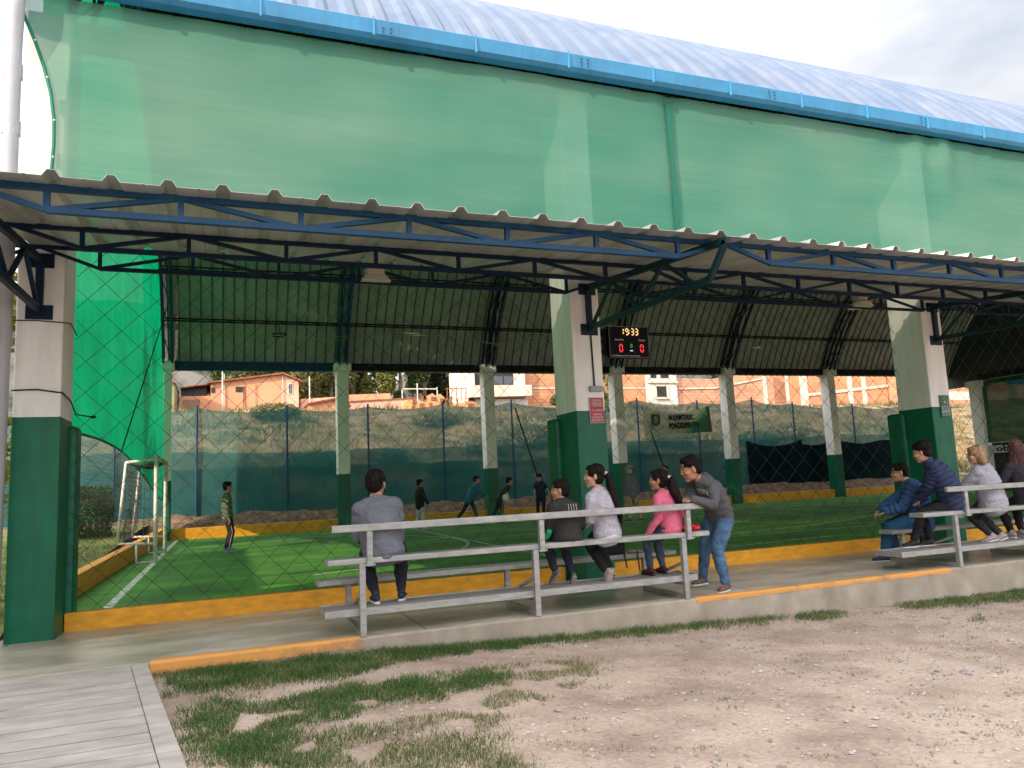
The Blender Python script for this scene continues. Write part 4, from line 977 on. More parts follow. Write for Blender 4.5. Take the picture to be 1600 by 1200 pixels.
# dry grass covering the slope
gb = MB(); gc = []; gr_ = random.Random(17)
for _ in range(42000):
    y = 28.9+20*gr_.random()**1.25; x = -3+gr_.random()*(y*1.25+4)
    n1 = noise.noise((x*.35, y*.35, 4)); n2 = noise.noise((x*1.2, y*1.2, 8))
    if n1+n2*.6+gr_.uniform(-.5, .5) < -.05: continue
    z = zground(x, y); h_ = gr_.uniform(.12, .42)*(1+n1); w = gr_.uniform(.015, .035); a = gr_.uniform(-.5, .5); bx_, by_ = gr_.gauss(0, .12), gr_.gauss(-.05, .1)
    dx, dy = math.cos(a)*w, math.sin(a)*w
    gb.v += [(x-dx, y-dy, z-.03), (x+dx, y+dy, z-.03), (x+bx_, y+by_, z+h_)]; o = len(gb.v)-3; gb.f.append((o, o+1, o+2)); gb.m.append(0)
    k = gr_.uniform(.5, 1.3); g_ = noise.noise((x*.25, y*.25, 12)) > .18
    c = (.09*k, .12*k, .04*k) if g_ and gr_.random() < .8 else (.40*k, .29*k, .13*k)
    gc.extend([c]*3)
go = gb.obj('dry_grass', leafm); ca = go.data.color_attributes.new('leafcol', 'FLOAT_COLOR', 'POINT'); arr = np.ones((len(gc), 4), np.float32); arr[:, :3] = gc; ca.data.foreach_set('color', arr.ravel())
tag(go, kind='stuff')
# grass tufts in front of the step
PG = dict(
A=([(-.5, 7.52), (.3, 7.52), (1.27, 7.52), (2.82, 7.52), (4.32, 7.52), (6.07, 7.52), (6.18, 7.36), (4.9, 7.30), (3.38, 7.26), (2.71, 7.3), (1.59, 7.05), (.96, 6.6), (.36, 6.63), (-.26, 6.72), (-.35, 7.19)], 1500, .075, 1),
A2=([(-.45, 7.5), (.5, 7.5), (1.5, 7.5), (3.0, 7.5), (3.0, 7.3), (1.5, 7.0), (.9, 6.75), (-.2, 6.85)], 1300, .07, 1),
B=([(-.21, 6.5), (0, 6.32), (.33, 6.05), (.62, 6.28), (1.03, 6.38), (1.49, 6.32), (2.13, 6.43), (2.23, 6.05), (1.61, 5.8), (1.15, 5.72), (.9, 5.59), (.55, 5.6), (.37, 5.46), (.5, 5.12), (.59, 4.6), (-.05, 4.91), (-.14, 5.56)], 2600, .055, 1),
C=([(.4, 5.2), (.84, 5.23), (1.11, 4.95), (1.52, 4.64), (1.61, 4.0), (.3, 4.2)], 1800, .045, .55),
D=([(1.08, 5.58), (1.64, 5.89), (2.16, 6.5), (2.83, 6.65), (3.24, 6.17), (2.6, 5.62), (1.99, 5.19), (1.48, 4.78), (1.14, 5.07)], 1300, .04, .3),
E=([(6.4, 7.52), (6.95, 7.52), (6.98, 7.25), (6.4, 7.1), (6.24, 7.3)], 1600, .06, .9),
F=([(7.95, 7.52), (8.79, 7.52), (9.84, 7.52), (12.5, 7.52), (12, 7.1), (9.51, 7.0), (8.55, 7.1), (7.94, 7.2)], 1500, .06, .95),
H=([(7.92, 6.45), (8.2, 6.5), (7.95, 6.25), (7.63, 6.21)], 1100, .05, .9),
I=([(-.23, 5.9), (-.07, 6.07), (0, 5.37), (-.15, 4.95), (-.27, 5.62)], 700, .045, .6),
L=([(-2.9, 8.4), (-2.12, 8.4), (-2.15, 9.3), (-2.9, 9.3)], 1500, .07, 1))
def inside(x, y, P):
    c = False; j = len(P)-1
    for i in range(len(P)):
        if (P[i][1] > y) != (P[j][1] > y) and x < (P[j][0]-P[i][0])*(y-P[i][1])/(P[j][1]-P[i][1])+P[i][0]: c = not c
        j = i
    return c
gb = MB(); gc = []; gr_ = random.Random(11)
def blade(x, y, h_, green):
    z = zground(x, y) if x > -2 else zlawn(x, y); a = gr_.uniform(0, 6.28); w = gr_.uniform(.0018, .0036); l = gr_.gauss(0, .45)
    dx, dy = math.cos(a), math.sin(a); h_ *= gr_.uniform(.5, 1.25); bend = h_*gr_.uniform(.2, 1.3); h_ *= gr_.uniform(.55, 1); b2 = gr_.uniform(0, 6.28)
    ex, ey = math.cos(b2)*bend, math.sin(b2)*bend
    gb.v += [(x-dx*w, y-dy*w, z-.005), (x+dx*w, y+dy*w, z-.005), (x+ex*.4+dx*w*.7, y+ey*.4+dy*w*.7, z+h_*.6), (x+ex*.4-dx*w*.7, y+ey*.4-dy*w*.7, z+h_*.6), (x+ex, y+ey, z+h_)]
    o = len(gb.v)-5; gb.f += [(o, o+1, o+2, o+3), (o+3, o+2, o+4)]; gb.m += [0, 0]
    k = gr_.uniform(.6, 1.35)
    if gr_.random() < green: c = (.045*k*gr_.uniform(.6, 2.6), .15*k, .03*k)
    else: c = (.30*k, .27*k, .13*k)
    gc.extend([c]*5)
for nm, (P, dens, hh_, gg) in PG.items():
    x0, x1 = min(p_[0] for p_ in P), max(p_[0] for p_ in P); y0, y1 = min(p_[1] for p_ in P), max(p_[1] for p_ in P)
    for _ in range(int(dens*(x1-x0+.2)*(y1-y0+.2)*3.2)):
        x, y = gr_.uniform(x0-.1, x1+.1), gr_.uniform(y0-.1, y1+.1)
        q_ = .16*noise.noise((x*5, y*5, 0))+gr_.gauss(0, .085)
        if y > 7.53 and x > -2: continue
        if not inside(x+q_, min(y+q_, 7.51) if nm in 'A2FE' else y+q_, P): continue
        n1 = noise.noise((x*3.2, y*3.2, 9))
        if n1 < -.38 and nm not in ('A', 'F', 'E'): continue
        if nm == 'D' and n1 < .0: continue
        if x < rx(y)+.03 and x > -2: continue
        blade(x, y, hh_*(1+.5*n1), gg*(1 if n1 > 0 else .75))
# scattered small sprigs
for _ in range(420):
    x, y = gr_.uniform(.2, 11), gr_.uniform(2.5, 7.3)
    if gr_.random() > .35+.65*(noise.noise((x*.6, y*.6, 2)) > .05): continue
    for k in range(gr_.randrange(4, 30)): blade(x+gr_.gauss(0, .06), y+gr_.gauss(0, .03), .024, .5)
go = gb.obj('grass', leafm)
ca = go.data.color_attributes.new('leafcol', 'FLOAT_COLOR', 'POINT'); arr = np.ones((len(gc), 4), np.float32); arr[:, :3] = gc; ca.data.foreach_set('color', arr.ravel())
tag(go, kind='stuff')
# lawn blades (left of the hall)
gb = MB(); gc = []
for _ in range(14000):
    x, y = gr_.uniform(-5.5, -2.2), 10+16*gr_.random()**1.3; z = zlawn(x, y); a = gr_.uniform(0, 6.28); h_ = gr_.uniform(.03, .07); w = .008
    gb.v += [(x-math.cos(a)*w, y-math.sin(a)*w, z), (x+math.cos(a)*w, y+math.sin(a)*w, z), (x+gr_.gauss(0, .02), y, z+h_)]; o = len(gb.v)-3; gb.f.append((o, o+1, o+2)); gb.m.append(0)
    k = gr_.uniform(.6, 1.4); gc.extend([(.20*k, .25*k, .06*k)]*3)
go = gb.obj('lawn_grass', leafm); ca = go.data.color_attributes.new('leafcol', 'FLOAT_COLOR', 'POINT'); arr = np.ones((len(gc), 4), np.float32); arr[:, :3] = gc; ca.data.foreach_set('color', arr.ravel())
tag(go, kind='stuff')
# gravel stones
gs_ = MB(); gcol = []; sr = random.Random(5)
for i in range(24000):
    x = -.4+12.5*sr.random(); y = 2.2+5.25*sr.random()
    if x < rx(y)+.08: continue
    if any(inside(x, y, PG[k_][0]) for k_ in ('B', 'A2')) and sr.random() < .85: continue
    dn = noise.noise((x*.5, y*.9, 6))+.5*(x/8-.5)+.25*(5-y)/3
    if sr.random() > .5+dn*.9: continue
    r0 = .004+.014*sr.random()**3.2 + (.02*sr.random() if sr.random() < .012 else 0)
    z = zground(x, y); a = sr.uniform(0, 6.28); ca_, sa_ = math.cos(a), math.sin(a)
    e = (r0*sr.uniform(.9, 1.7), r0*sr.uniform(.7, 1.1), r0*sr.uniform(.45, .8)); o = len(gs_.v)
    for (u, v_, w_) in ((1, 0, 0), (.3, .9, .2), (-.9, .4, 0), (-.6, -.8, .1), (.5, -.85, 0), (.35, .1, 1), (-.4, -.1, .85), (0, 0, -.9)):
        u, v_ = u*e[0]*sr.uniform(.8, 1.1), v_*e[1]*sr.uniform(.8, 1.1)
        gs_.v.append((x+u*ca_-v_*sa_, y+u*sa_+v_*ca_, z+w_*e[2]+e[2]*.25))
    gs_.f += [tuple(o+t_ for t_ in q_) for q_ in ((0, 1, 5), (1, 2, 6, 5), (2, 3, 6), (3, 4, 5, 6), (4, 0, 5), (0, 4, 7), (4, 3, 7), (3, 2, 7), (2, 1, 7), (1, 0, 7))]
    gs_.m += [0]*10; k = sr.uniform(.25, .62); c = (k, k*sr.uniform(.82, .95), k*sr.uniform(.70, .92))
    gcol += [c]*8
go = gs_.obj('gravel', mat('stone', (.85, .85, .85), .85, .15, 60, attr='leafcol')); ca = go.data.color_attributes.new('leafcol', 'FLOAT_COLOR', 'POINT'); arr = np.ones((len(gcol), 4), np.float32); arr[:, :3] = gcol; ca.data.foreach_set('color', arr.ravel())
tag(go, kind='stuff')
# unseen block added on the left to shade the forecourt
nb_ = thing('unseen_shade_block', 'unseen building-shaped block added left of the forecourt to shade it', 'building', (-10, -8, 0))
q = MB(); q.box(-16, -7.2, -26, 2.6, -.5, 10.0); q.obj('wall', pinkw, nb_)  # main body of the added shade block
q = MB(); q.box(-12, -6.6, 2.65, 16.6, -.3, 3.5); q.obj('low_shade_block', pinkw, nb_)  # lower block added to keep the low sun off the near turf
q = MB(); q.box(-16.3, -6.9, -26.3, 2.9, 10.0, 10.2); q.obj('roof', conc_p, nb_)  # top of the added shade block
q = MB()
for k in range(7):
    for z in (1.2, 4.4): q.box(-7.19, -7.15, -24+k*3.8, -22.4+k*3.8, z, z+1.5)
q.obj('window', glassm, nb_)  # panes on the added shade block
# ================================================================ PEOPLE
def V(*a): return Vector(a)
def loft(mb, pts, rad, side, n=18, mi=0, expo=1.0, cap=True):
    """closed tube with elliptical rings; rad = list of (half width along side, half depth)"""
    pts = [Vector(p) for p in pts]; L_ = len(pts); rings = []
    P2, R2 = [], []
    def rad_(i): r = rad[i]; return (r, r) if not isinstance(r, tuple) else r
    for i in range(L_): P2.append(pts[i]); R2.append(rad_(i))
    if cap:
        d0 = (P2[0]-P2[1]).normalized(); d1 = (P2[-1]-P2[-2]).normalized()
        r0, r1 = R2[0], R2[-1]; m0, m1 = min(r0), min(r1)
        P2 = [P2[0]+d0*m0*.75, P2[0]+d0*m0*.5]+P2+[P2[-1]+d1*m1*.5, P2[-1]+d1*m1*.75]
        R2 = [(r0[0]-m0*.62, r0[1]-m0*.62), (r0[0]-m0*.2, r0[1]-m0*.2)]+R2+[(r1[0]-m1*.2, r1[1]-m1*.2), (r1[0]-m1*.62, r1[1]-m1*.62)]
    sd0 = Vector(side)
    for i, p in enumerate(P2):
        d = (P2[min(i+1, len(P2)-1)]-P2[max(i-1, 0)]).normalized()
        s_ = (sd0-d*sd0.dot(d))
        s_ = s_.normalized() if s_.length > .05 else d.orthogonal().normalized()
        f_ = d.cross(s_)
        rings.append([p+s_*R2[i][0]*math.copysign(abs(math.cos(k*2*math.pi/n))**expo, math.cos(k*2*math.pi/n))+f_*R2[i][1]*math.copysign(abs(math.sin(k*2*math.pi/n))**expo, math.sin(k*2*math.pi/n)) for k in range(n)])
    v = [q for r_ in rings for q in r_]; m_ = len(rings)
    f = [(i*n+k, i*n+(k+1) % n, (i+1)*n+(k+1) % n, (i+1)*n+k) for i in range(m_-1) for k in range(n)]
    f += [tuple(range(n-1, -1, -1)), tuple((m_-1)*n+k for k in range(n))]
    mb.add(v, f, mi)
def fuse(mb, name, mats, parent, voxel=.007, sm=3, disp=None, matfn=None):
    """union of overlapping closed shells as one continuous smooth surface"""
    me = mb.mesh(name+'_raw', mats[:1] if isinstance(mats, list) else mats)
    t = bpy.data.objects.new('tmp', me); C.objects.link(t)
    rm = t.modifiers.new('r', 'REMESH'); rm.mode = 'VOXEL'; rm.voxel_size = voxel; rm.adaptivity = 0
    s_ = t.modifiers.new('s', 'SMOOTH'); s_.factor = .6; s_.iterations = sm
    dg = bpy.context.evaluated_depsgraph_get(); m2 = bpy.data.meshes.new_from_object(t.evaluated_get(dg))
    bpy.data.objects.remove(t); bpy.data.meshes.remove(me)
    n = len(m2.vertices)
    if disp:
        co = np.empty(n*3, np.float32); m2.vertices.foreach_get('co', co); co = co.reshape(-1, 3)
        no = np.empty(n*3, np.float32); m2.vertices.foreach_get('normal', no); no = no.reshape(-1, 3)
        dd = np.array([disp(Vector(c)) for c in co.tolist()], np.float32)
        co += no*dd[:, None]; m2.vertices.foreach_set('co', co.ravel())
    off = world_loc(parent)
    m2.transform(Matrix.Translation(-off))
    m2.materials.clear()
    for m_ in (mats if isinstance(mats, list) else [mats]): m2.materials.append(m_)
    if matfn:
        idx = [matfn(p.center+off) for p in m2.polygons]; m2.polygons.foreach_set('material_index', idx)
    m2.polygons.foreach_set('use_smooth', [True]*len(m2.polygons)); m2.update(); m2.name = name
    o = bpy.data.objects.new(name, m2); C.objects.link(o); o.parent = parent; return o
def ik(a, b, l1, l2, pole):
    a, b = Vector(a), Vector(b); d = b-a; L_ = d.length; mx_ = (l1+l2)*.995
    if L_ > mx_: b = a+d.normalized()*mx_; d = b-a; L_ = mx_
    c = (l1*l1-l2*l2+L_*L_)/(2*L_); h_ = math.sqrt(max(0, l1*l1-c*c)); u = d.normalized()
    p_ = Vector(pole); p_ = (p_-u*p_.dot(u)).normalized(); return a+u*c+p_*h_, b
skin_m = mat('skin', (.40, .20, .12), .5, .08, 20, bump=.05, bscale=120)
skin2_m = mat('skin_tan', (.50, .27, .17), .5, .08, 20, bump=.05, bscale=120)
lip_m = flat('lips', (.32, .10, .08)); brow_m = flat('eyebrow', (.02, .014, .01)); eye_m = flat('eye_dark', (.02, .012, .01), .2); eyew_m = flat('eye_white', (.55, .5, .46), .3)
hair_m = mat('black_hair', (.006, .0045, .004), .6, .5, 40, .6, 90, col2=(.018, .012, .01), spec=.12, stretch=(1, 1, .25))
hairb_m = mat('long_brown_hair', (.022, .009, .007), .55, .5, 40, .7, 90, spec=.3, col2=(.11, .04, .032), stretch=(1, 1, .12))
hairg_m = mat('blond_streaked_hair', (.16, .07, .03), .45, .3, 40, .7, 70, col2=(.52, .30, .14), stretch=(1, 1, .25))
WH = flat('sole_white', (.68, .66, .64)); LACE = WH
def cloth(nm, c, **k): return mat(nm, c, .85, k.pop('var', .12), k.pop('scale', 9), k.pop('bump', .35), k.pop('bscale', 60), **k)

def person(name_label, H, pelvis, neck, face, hyaw, hands, feet, style, hpitch=0, elbow=None, knee=None, far=False, group=None, curve=.02, hpos=None):
    """face: torso heading in degrees (0 = +X, 90 = +Y); hyaw: head heading; hands/feet: (left, right) world points"""
    sc_ = H/1.72; bulk = style.get('bulk', 1.0); vox = .0062 if not far else .011
    pelvis, neck = Vector(pelvis), Vector(neck)
    root = thing('person', name_label, 'person', (pelvis.x, pelvis.y, min(Vector(feet[0]).z, Vector(feet[1]).z)), group)
    fw = V(math.cos(R(face)), math.sin(R(face)), 0); rt = V(fw.y, -fw.x, 0)
    up = (neck-pelvis).normalized(); rt = (rt-up*rt.dot(up)).normalized(); bk = -(up.cross(rt)).normalized()
    if bk.dot(fw) > 0: bk = -bk
    mid = (pelvis+neck)/2+bk*curve*sc_
    def spine(t):   # quadratic curve pelvis..neck
        return pelvis*(1-t)**2+(mid*2-(pelvis+neck)/2)*2*t*(1-t)+neck*t*t
    b = bulk*sc_
    shw = style.get('sh', .158)*sc_*(1+.25*(bulk-1))
    sh = [spine(.86)-rt*shw, spine(.86)+rt*shw]; hip = [pelvis-rt*.088*b-up*.01, pelvis+rt*.088*b-up*.01]
    la1, la2 = .285*sc_, .255*sc_; ll1, ll2 = .415*sc_, .40*sc_
    el_p = elbow or [(-rt*.28-V(0, 0, 1)+bk*.4), (rt*.28-V(0, 0, 1)+bk*.4)]
    kn_p = knee or [fw+V(0, 0, .6), fw+V(0, 0, .6)]
    A = [ik(sh[i], hands[i], la1, la2, el_p[i]) for i in (0, 1)]
    ank = [Vector(feet[i][:3])+V(0, 0, .075*sc_) for i in (0, 1)]
    G = [ik(hip[i], ank[i], ll1, ll2, kn_p[i]) for i in (0, 1)]
    # ---- head frame
    hf = V(math.cos(R(hyaw))*math.cos(R(hpitch)), math.sin(R(hyaw))*math.cos(R(hpitch)), math.sin(R(hpitch)))
    hr = V(math.sin(R(hyaw)), -math.cos(R(hyaw)), 0); hu = hr.cross(hf); HR = Matrix((hr, hf, hu)).transposed()
    hs = (.235/.225)*(sc_**.55)*1.09*style.get('head', 1.0)
    hc = Vector(hpos) if hpos else neck+up*.03*sc_+V(0, 0, .125*sc_**.6)+hf*.018
    def hp(x, y, z): return hc+HR @ V(x*hs, y*hs, z*hs)
    def hell(mb, c, r): mb.ell(hp(*c), tuple(k*hs for k in r), HR)
    skin = style.get('skin', skin_m)
    B = MB()
    hell(B, (0, -.014, .040), (.076, .096, .086)); hell(B, (0, .022, -.018), (.063, .068, .088)); hell(B, (0, .058, -.088), (.030, .027, .022))
    hell(B, (0, .02, -.07), (.052, .055, .032))
    loft(B, [hp(0, .086, .022), hp(0, .093, -.004), hp(0, .097, -.020)], [(.008*hs, .010*hs), (.009*hs, .012*hs), (.014*hs, .011*hs)], hr, 10)
    hell(B, (0, .086, -.047), (.025, .013, .007)); hell(B, (0, .083, -.060), (.021, .012, .008))
    for s_ in (-1, 1):
        hell(B, (s_*.030, .079, .034), (.022, .010, .008)); hell(B, (s_*.045, .062, -.018), (.022, .022, .020))
        B.ell(hp(s_*.079, -.008, -.006), (.009*hs, .019*hs, .031*hs), HR @ Matrix.Rotation(s_*.3, 3, 'Z'))
    loft(B, [neck-up*.05, hc+(neck-hc)*.45, hp(0, -.018, -.03)], [.062*b, .056*sc_, .056*hs], rt)
    # torso under the clothes
    T_ = lambda k: [(.158*b*k, .112*b*k), (.145*b*k, .108*b*k), (.150*b*k, .112*b*k), (.160*b*k, .112*b*k), (.11*b*k, .080*b*k), (.055*b*k, .055*b*k)]
    tt = (0, .25, .5, .72, .90, 1.0)
    loft(B, [spine(t) for t in tt], T_(.86), rt)
    for i in (0, 1):
        e_, w_ = A[i]
        loft(B, [sh[i]*.9+e_*.1, sh[i]*.5+e_*.5, e_, e_*.5+w_*.5, w_], [.036*b, .040*b, .034*b, .033*b, .025*sc_], rt, 14)
        # hand: palm and five separate fingers
        d = (w_-e_).normalized(); hd = style.get('hdir', [None, None])[i]
        d = Vector(hd).normalized() if hd else (d+V(0, 0, -.35)+fw*.15).normalized()
        pn = d.cross(rt if i == 0 else -rt); pn = pn.normalized() if pn.length > .2 else fw.copy(); sd_ = d.cross(pn).normalized()
        sgn = -1 if (sd_.dot(rt if i == 0 else -rt) < 0) else 1; sd_ *= sgn
        pc = w_+d*.045*sc_
        loft(B, [w_, w_+d*.03*sc_, w_+d*.078*sc_], [(.024*sc_, .017*sc_), (.036*sc_, .015*sc_), (.039*sc_, .012*sc_)], sd_, 14)
        curl = -pn if style.get('curl', 1) else pn
        for k in range(4):
            off = (-.027+.018*k)*sc_; ln = (.062, .072, .068, .055)[k]*sc_
            p0 = w_+d*.072*sc_+sd_*off; p1 = p0+d*ln*.5+curl*ln*.10; p2 = p1+d*ln*.36+curl*ln*.28; p3 = p2+d*ln*.15+curl*ln*.26
            loft(B, [p0, p1, p2, p3], [.0092*sc_, .0088*sc_, .008*sc_, .007*sc_], sd_, 8)
        t0 = w_+d*.022*sc_-sd_*.026*sc_; loft(B, [t0, t0-sd_*.024*sc_+d*.026*sc_, t0-sd_*.030*sc_+d*.052*sc_+curl*.01], [.0115*sc_, .010*sc_, .0085*sc_], sd_, 8)
        k_, an = G[i]
        loft(B, [hip[i], hip[i]*.5+k_*.5, k_, k_*.6+an*.4, an], [.072*b, .066*b, .048*b, .048*b, .034*sc_], rt, 14)
        foot = Vector(feet[i][:3]); ty = R(feet[i][3]) if len(feet[i]) > 3 else R(face); tp = feet[i][4] if len(feet[i]) > 4 else 0
        tf = V(math.cos(ty)*math.cos(R(tp)), math.sin(ty)*math.cos(R(tp)), math.sin(R(tp)))
        loft(B, [an, an-V(0, 0, .02*sc_)+tf*.03*sc_, an-V(0, 0, .035*sc_)+tf*.11*sc_], [.032*sc_, .034*sc_, .025*sc_], rt, 10)
    iv = Matrix(HR).transposed()
    def face_m(c):
        q = iv @ (c-hc)/hs
        if q.y > .06 and abs(q.x) < .062:
            if abs(abs(q.x)-.031) < .021 and abs(q.z-.042-.1*(.02-abs(abs(q.x)-.031))) < .0052: return 2
            if abs(abs(q.x)-.031) < .013 and abs(q.z-.020) < .006: return 3 if abs(abs(q.x)-.032) < .006 else 4
            if abs(q.x) < .024 and -.066 < q.z < -.042 and q.y > .084: return 1
        return 0
    fuse(B, 'body', [skin, lip_m, brow_m, eye_m, eyew_m], root, .0055 if not far else .010, 2, matfn=face_m)
    # ---- top
    st = style; top = st['top']; pf = st.get('puff', 0); th = st.get('thick', .012)
    hem = st.get('hem', -.10)
    D = MB(); k = 1+th*4
    R_ = T_(1.0); base = pelvis+up*hem*sc_
    hemr = st.get('hemr', (.172, .128)); belly = st.get('belly', 1.0)
    rr_ = [(hemr[0]*b+th, hemr[1]*b+th), (.158*b*belly+th*1.4, .120*b*belly+th*1.4), (.155*b*belly+th*1.6, .122*b*belly+th*1.6), (.165*b+th, .122*b+th), (.124*b+th, .092*b+th), (.062*b+th, .060*b+th)]
    loft(D, [base]+[spine(t) for t in (.25, .5, .72, .90, 1.0)], rr_, rt, 26, cap=True)
    sl_ = st.get('sleeve', 1.0)
    for i in (0, 1):
        e_, w_ = A[i]; wr = e_+(w_-e_)*.97
        D.ell(sh[i]-up*.004, (.060*b+th, .060*b+th, .058*b+th)); loft(D, [sh[i]*.9+spine(.95)*.1, sh[i]*.5+spine(.99)*.5, spine(1.0)], [.048*b+th, .050*b+th, .050*b+th], fw, 16)
        if sl_ >= 1: P = [sh[i]*.75+spine(.86)*.25, sh[i], sh[i]*.5+e_*.5, e_, e_*.5+w_*.5, wr]; Rr = [.064*b+th, .058*b+th, .053*b+th, .046*b+th, .042*b+th, .031*b+th*.8]
        else: P = [sh[i]*.75+spine(.86)*.25, sh[i], sh[i]*.45+e_*.55]; Rr = [.064*b+th, .06*b+th, .058*b+th]
        loft(D, P, Rr, rt, 16)
    if st.get('hood'):
        hb = neck+bk*(.072*b+th)-up*.03*sc_
        pts = [hb+rt*(.115*sc_*math.cos(a))-bk*(.075*sc_*(1-math.sin(a)))+up*(-.015+.028*math.sin(a))*sc_ for a in fr(-.25, math.pi+.25, 9)]
        loft(D, pts, [.022*sc_, .03*sc_, .037*sc_, .042*sc_, .045*sc_, .042*sc_, .037*sc_, .03*sc_, .022*sc_], bk, 12)
        loft(D, [hb+rt*.07*sc_+bk*.0, hb-up*.07*sc_+bk*.022*sc_, hb-up*.125*sc_+bk*.01], [(.075*sc_, .03*sc_), (.08*sc_, .034*sc_), (.035*sc_, .02*sc_)], rt, 16)
        loft(D, [hb-rt*.04*sc_, hb-up*.05*sc_+bk*.022*sc_, hb-up*.115*sc_+bk*.008], [(.085*sc_, .03*sc_), (.085*sc_, .034*sc_), (.04*sc_, .02*sc_)], rt, 16)
    seed = hash(name_label) % 97 if False else sum(map(ord, name_label)) % 97
    axl = [(sh[i], A[i][0], A[i][1]) for i in (0, 1)]
    def dtop(c):
        n_ = noise.noise((c.x*8+seed, c.y*8, c.z*17))*.011+noise.noise((c.x*19+c.z*9, c.y*19+seed, c.z*36))*.005
        q = (c-spine(.35)); u_ = q.dot(up)
        n_ += -.004*max(0, math.sin(u_*38+3*noise.noise((c.x*5, c.y*5, seed))))*(1 if u_ < .05 else .3)
        if pf:
            dmin = 9; pa = 0
            for s0, e0, w0 in axl:
                for a0, b0, o0 in ((s0, e0, 0), (e0, w0, .3)):
                    ab = b0-a0; t_ = max(0, min(1, (c-a0).dot(ab)/ab.length_squared)); dd_ = (c-a0-ab*t_).length
                    if dd_ < dmin: dmin = dd_; pa = t_*ab.length+o0
            lat = abs(q.dot(rt)); coord = u_ if (dmin > .075*b or lat < .10*b) else pa
            n_ += 2.6*pf*(abs(math.sin(coord*math.pi/.072))**.6-.6)
        return n_*sc_*(0 if far else 1)
    ctop = fuse(D, st.get('topname', 'jacket'), top, root, vox, 3 if not pf else 2, dtop)
    if st.get('collar'):
        Cc = MB(); loft(Cc, [neck-up*.015*sc_, neck+up*.03*sc_], [(.072*b, .068*b), (.064*sc_, .062*sc_)], rt, 20); fuse(Cc, 'collar', st['collar'], ctop, vox, 2)
    if st.get('under'):
        Cc = MB(); hb_ = pelvis+up*(hem-.035)*sc_; loft(Cc, [hb_, hb_+up*.08*sc_], [((hemr[0]+.004)*b, (hemr[1]+.004)*b)]*2, rt, 24); fuse(Cc, 'shirt_hem', st['under'], root, vox, 2)
    if st.get('stripe'):
        Cc = MB()
        for i in (0, 1): a0, b0 = sh[i], A[i][0]; s2 = (rt if i else -rt); loft(Cc, [a0+s2*.056*b, a0*.5+b0*.5+s2*.053*b, b0+s2*.046*b], [.012]*3, rt, 8)
        fuse(Cc, 'sleeve_stripe', st['stripe'], ctop, .01, 1)
    # ---- trousers
    E_ = MB(); lw = st.get('legw', 1.0)
    loft(E_, [pelvis-up*.055*sc_, pelvis+up*.06*sc_], [(.160*b, .125*b), (.158*b, .118*b)], rt, 24)
    kt = st.get('trouser_len', .93)
    for i in (0, 1):
        k_, an = G[i]; an2 = k_+(an-k_)*kt
        P = [hip[i]+up*.0, hip[i]*.6+k_*.4, k_, k_*.6+an*.4, an2]
        loft(E_, P, [.092*b, .086*b*lw, .064*b*lw, .060*b*lw, .048*sc_*lw], rt, 18)
    def dleg(c): return (noise.noise((c.x*9, c.y*9+seed, c.z*17))*.011+noise.noise((c.x*22, c.y*22, c.z*38+seed))*.006)*(0 if far else 1)
    tr_ = fuse(E_, 'trousers', st['legs'], root, vox, 3, dleg)
    if st.get('legstripe'):
        Cc = MB()
        for i in (0, 1):
            k_, an = G[i]; s2 = rt if i else -rt; r3 = .088*b*lw
            loft(Cc, [hip[i]+s2*(r3-.004), k_+s2*(.062*b*lw-.002), an+s2*(.046*sc_*lw)], [.011]*3, rt, 8)
        fuse(Cc, 'side_stripe', st['legstripe'], tr_, .009, 1)
    # ---- shoes
    for i in (0, 1):
        k_, an = G[i]
        ty = R(feet[i][3]) if len(feet[i]) > 3 else R(face); tp = feet[i][4] if len(feet[i]) > 4 else 0
        tf = V(math.cos(ty)*math.cos(R(tp)), math.sin(ty)*math.cos(R(tp)), math.sin(R(tp))); ts = V(math.sin(ty), -math.cos(ty), 0); tu = ts.cross(tf)
        F_ = MB(); o_ = an-tu*.05*sc_; s3 = sc_*st.get('shoe_s', 1.0)
        loft(F_, [o_-tf*.045*s3+tu*.02*s3, o_+tu*.028*s3, o_+tf*.07*s3+tu*.016*s3, o_+tf*.125*s3+tu*.006*s3, o_+tf*.17*s3], [(.036*s3, .034*s3), (.042*s3, .045*s3), (.044*s3, .036*s3), (.044*s3, .025*s3), (.032*s3, .017*s3)], ts, 16)
        loft(F_, [o_+tu*.03*s3, o_+tu*.068*s3], [.038*s3, .037*s3], ts, 14)
        so_ = fuse(F_, 'shoe', st['shoe'], root, vox*.9, 2)
        F_ = MB(); o2 = o_-tu*.027*s3
        loft(F_, [o2-tf*.055*s3, o2, o2+tf*.08*s3, o2+tf*.14*s3, o2+tf*.182*s3], [(.034*s3, .013*s3), (.043*s3, .013*s3), (.047*s3, .013*s3), (.046*s3, .012*s3), (.03*s3, .010*s3)], ts, 16)
        fuse(F_, 'sole', st.get('sole', WH), so_, vox*.8, 1)
    # ---- hair
    hk = st.get('hair', 'short'); hm_ = st.get('hairm', hair_m); Hh = MB()
    if hk != 'cap':
        hell(Hh, (0, -.030, .052), (.0835, .092, .088)); hell(Hh, (0, -.050, .005), (.074, .062, .075))
        if hk == 'short': hell(Hh, (0, .030, .098), (.062, .052, .034)); hell(Hh, (-.045, .005, .06), (.038, .06, .045)); hell(Hh, (.045, .005, .06), (.038, .06, .045))
        if hk == 'fluffy':
            hell(Hh, (0, .030, .092), (.080, .062, .045)); hell(Hh, (0, -.03, .07), (.098, .105, .085))
        if hk in ('pony', 'curlypony', 'long', 'bob'):
            hell(Hh, (0, .018, .088), (.066, .062, .040)); hell(Hh, (-.052, .0, .045), (.032, .07, .055)); hell(Hh, (.052, .0, .045), (.032, .07, .055))
            hell(Hh, (0, -.04, -.01), (.078, .065, .08))
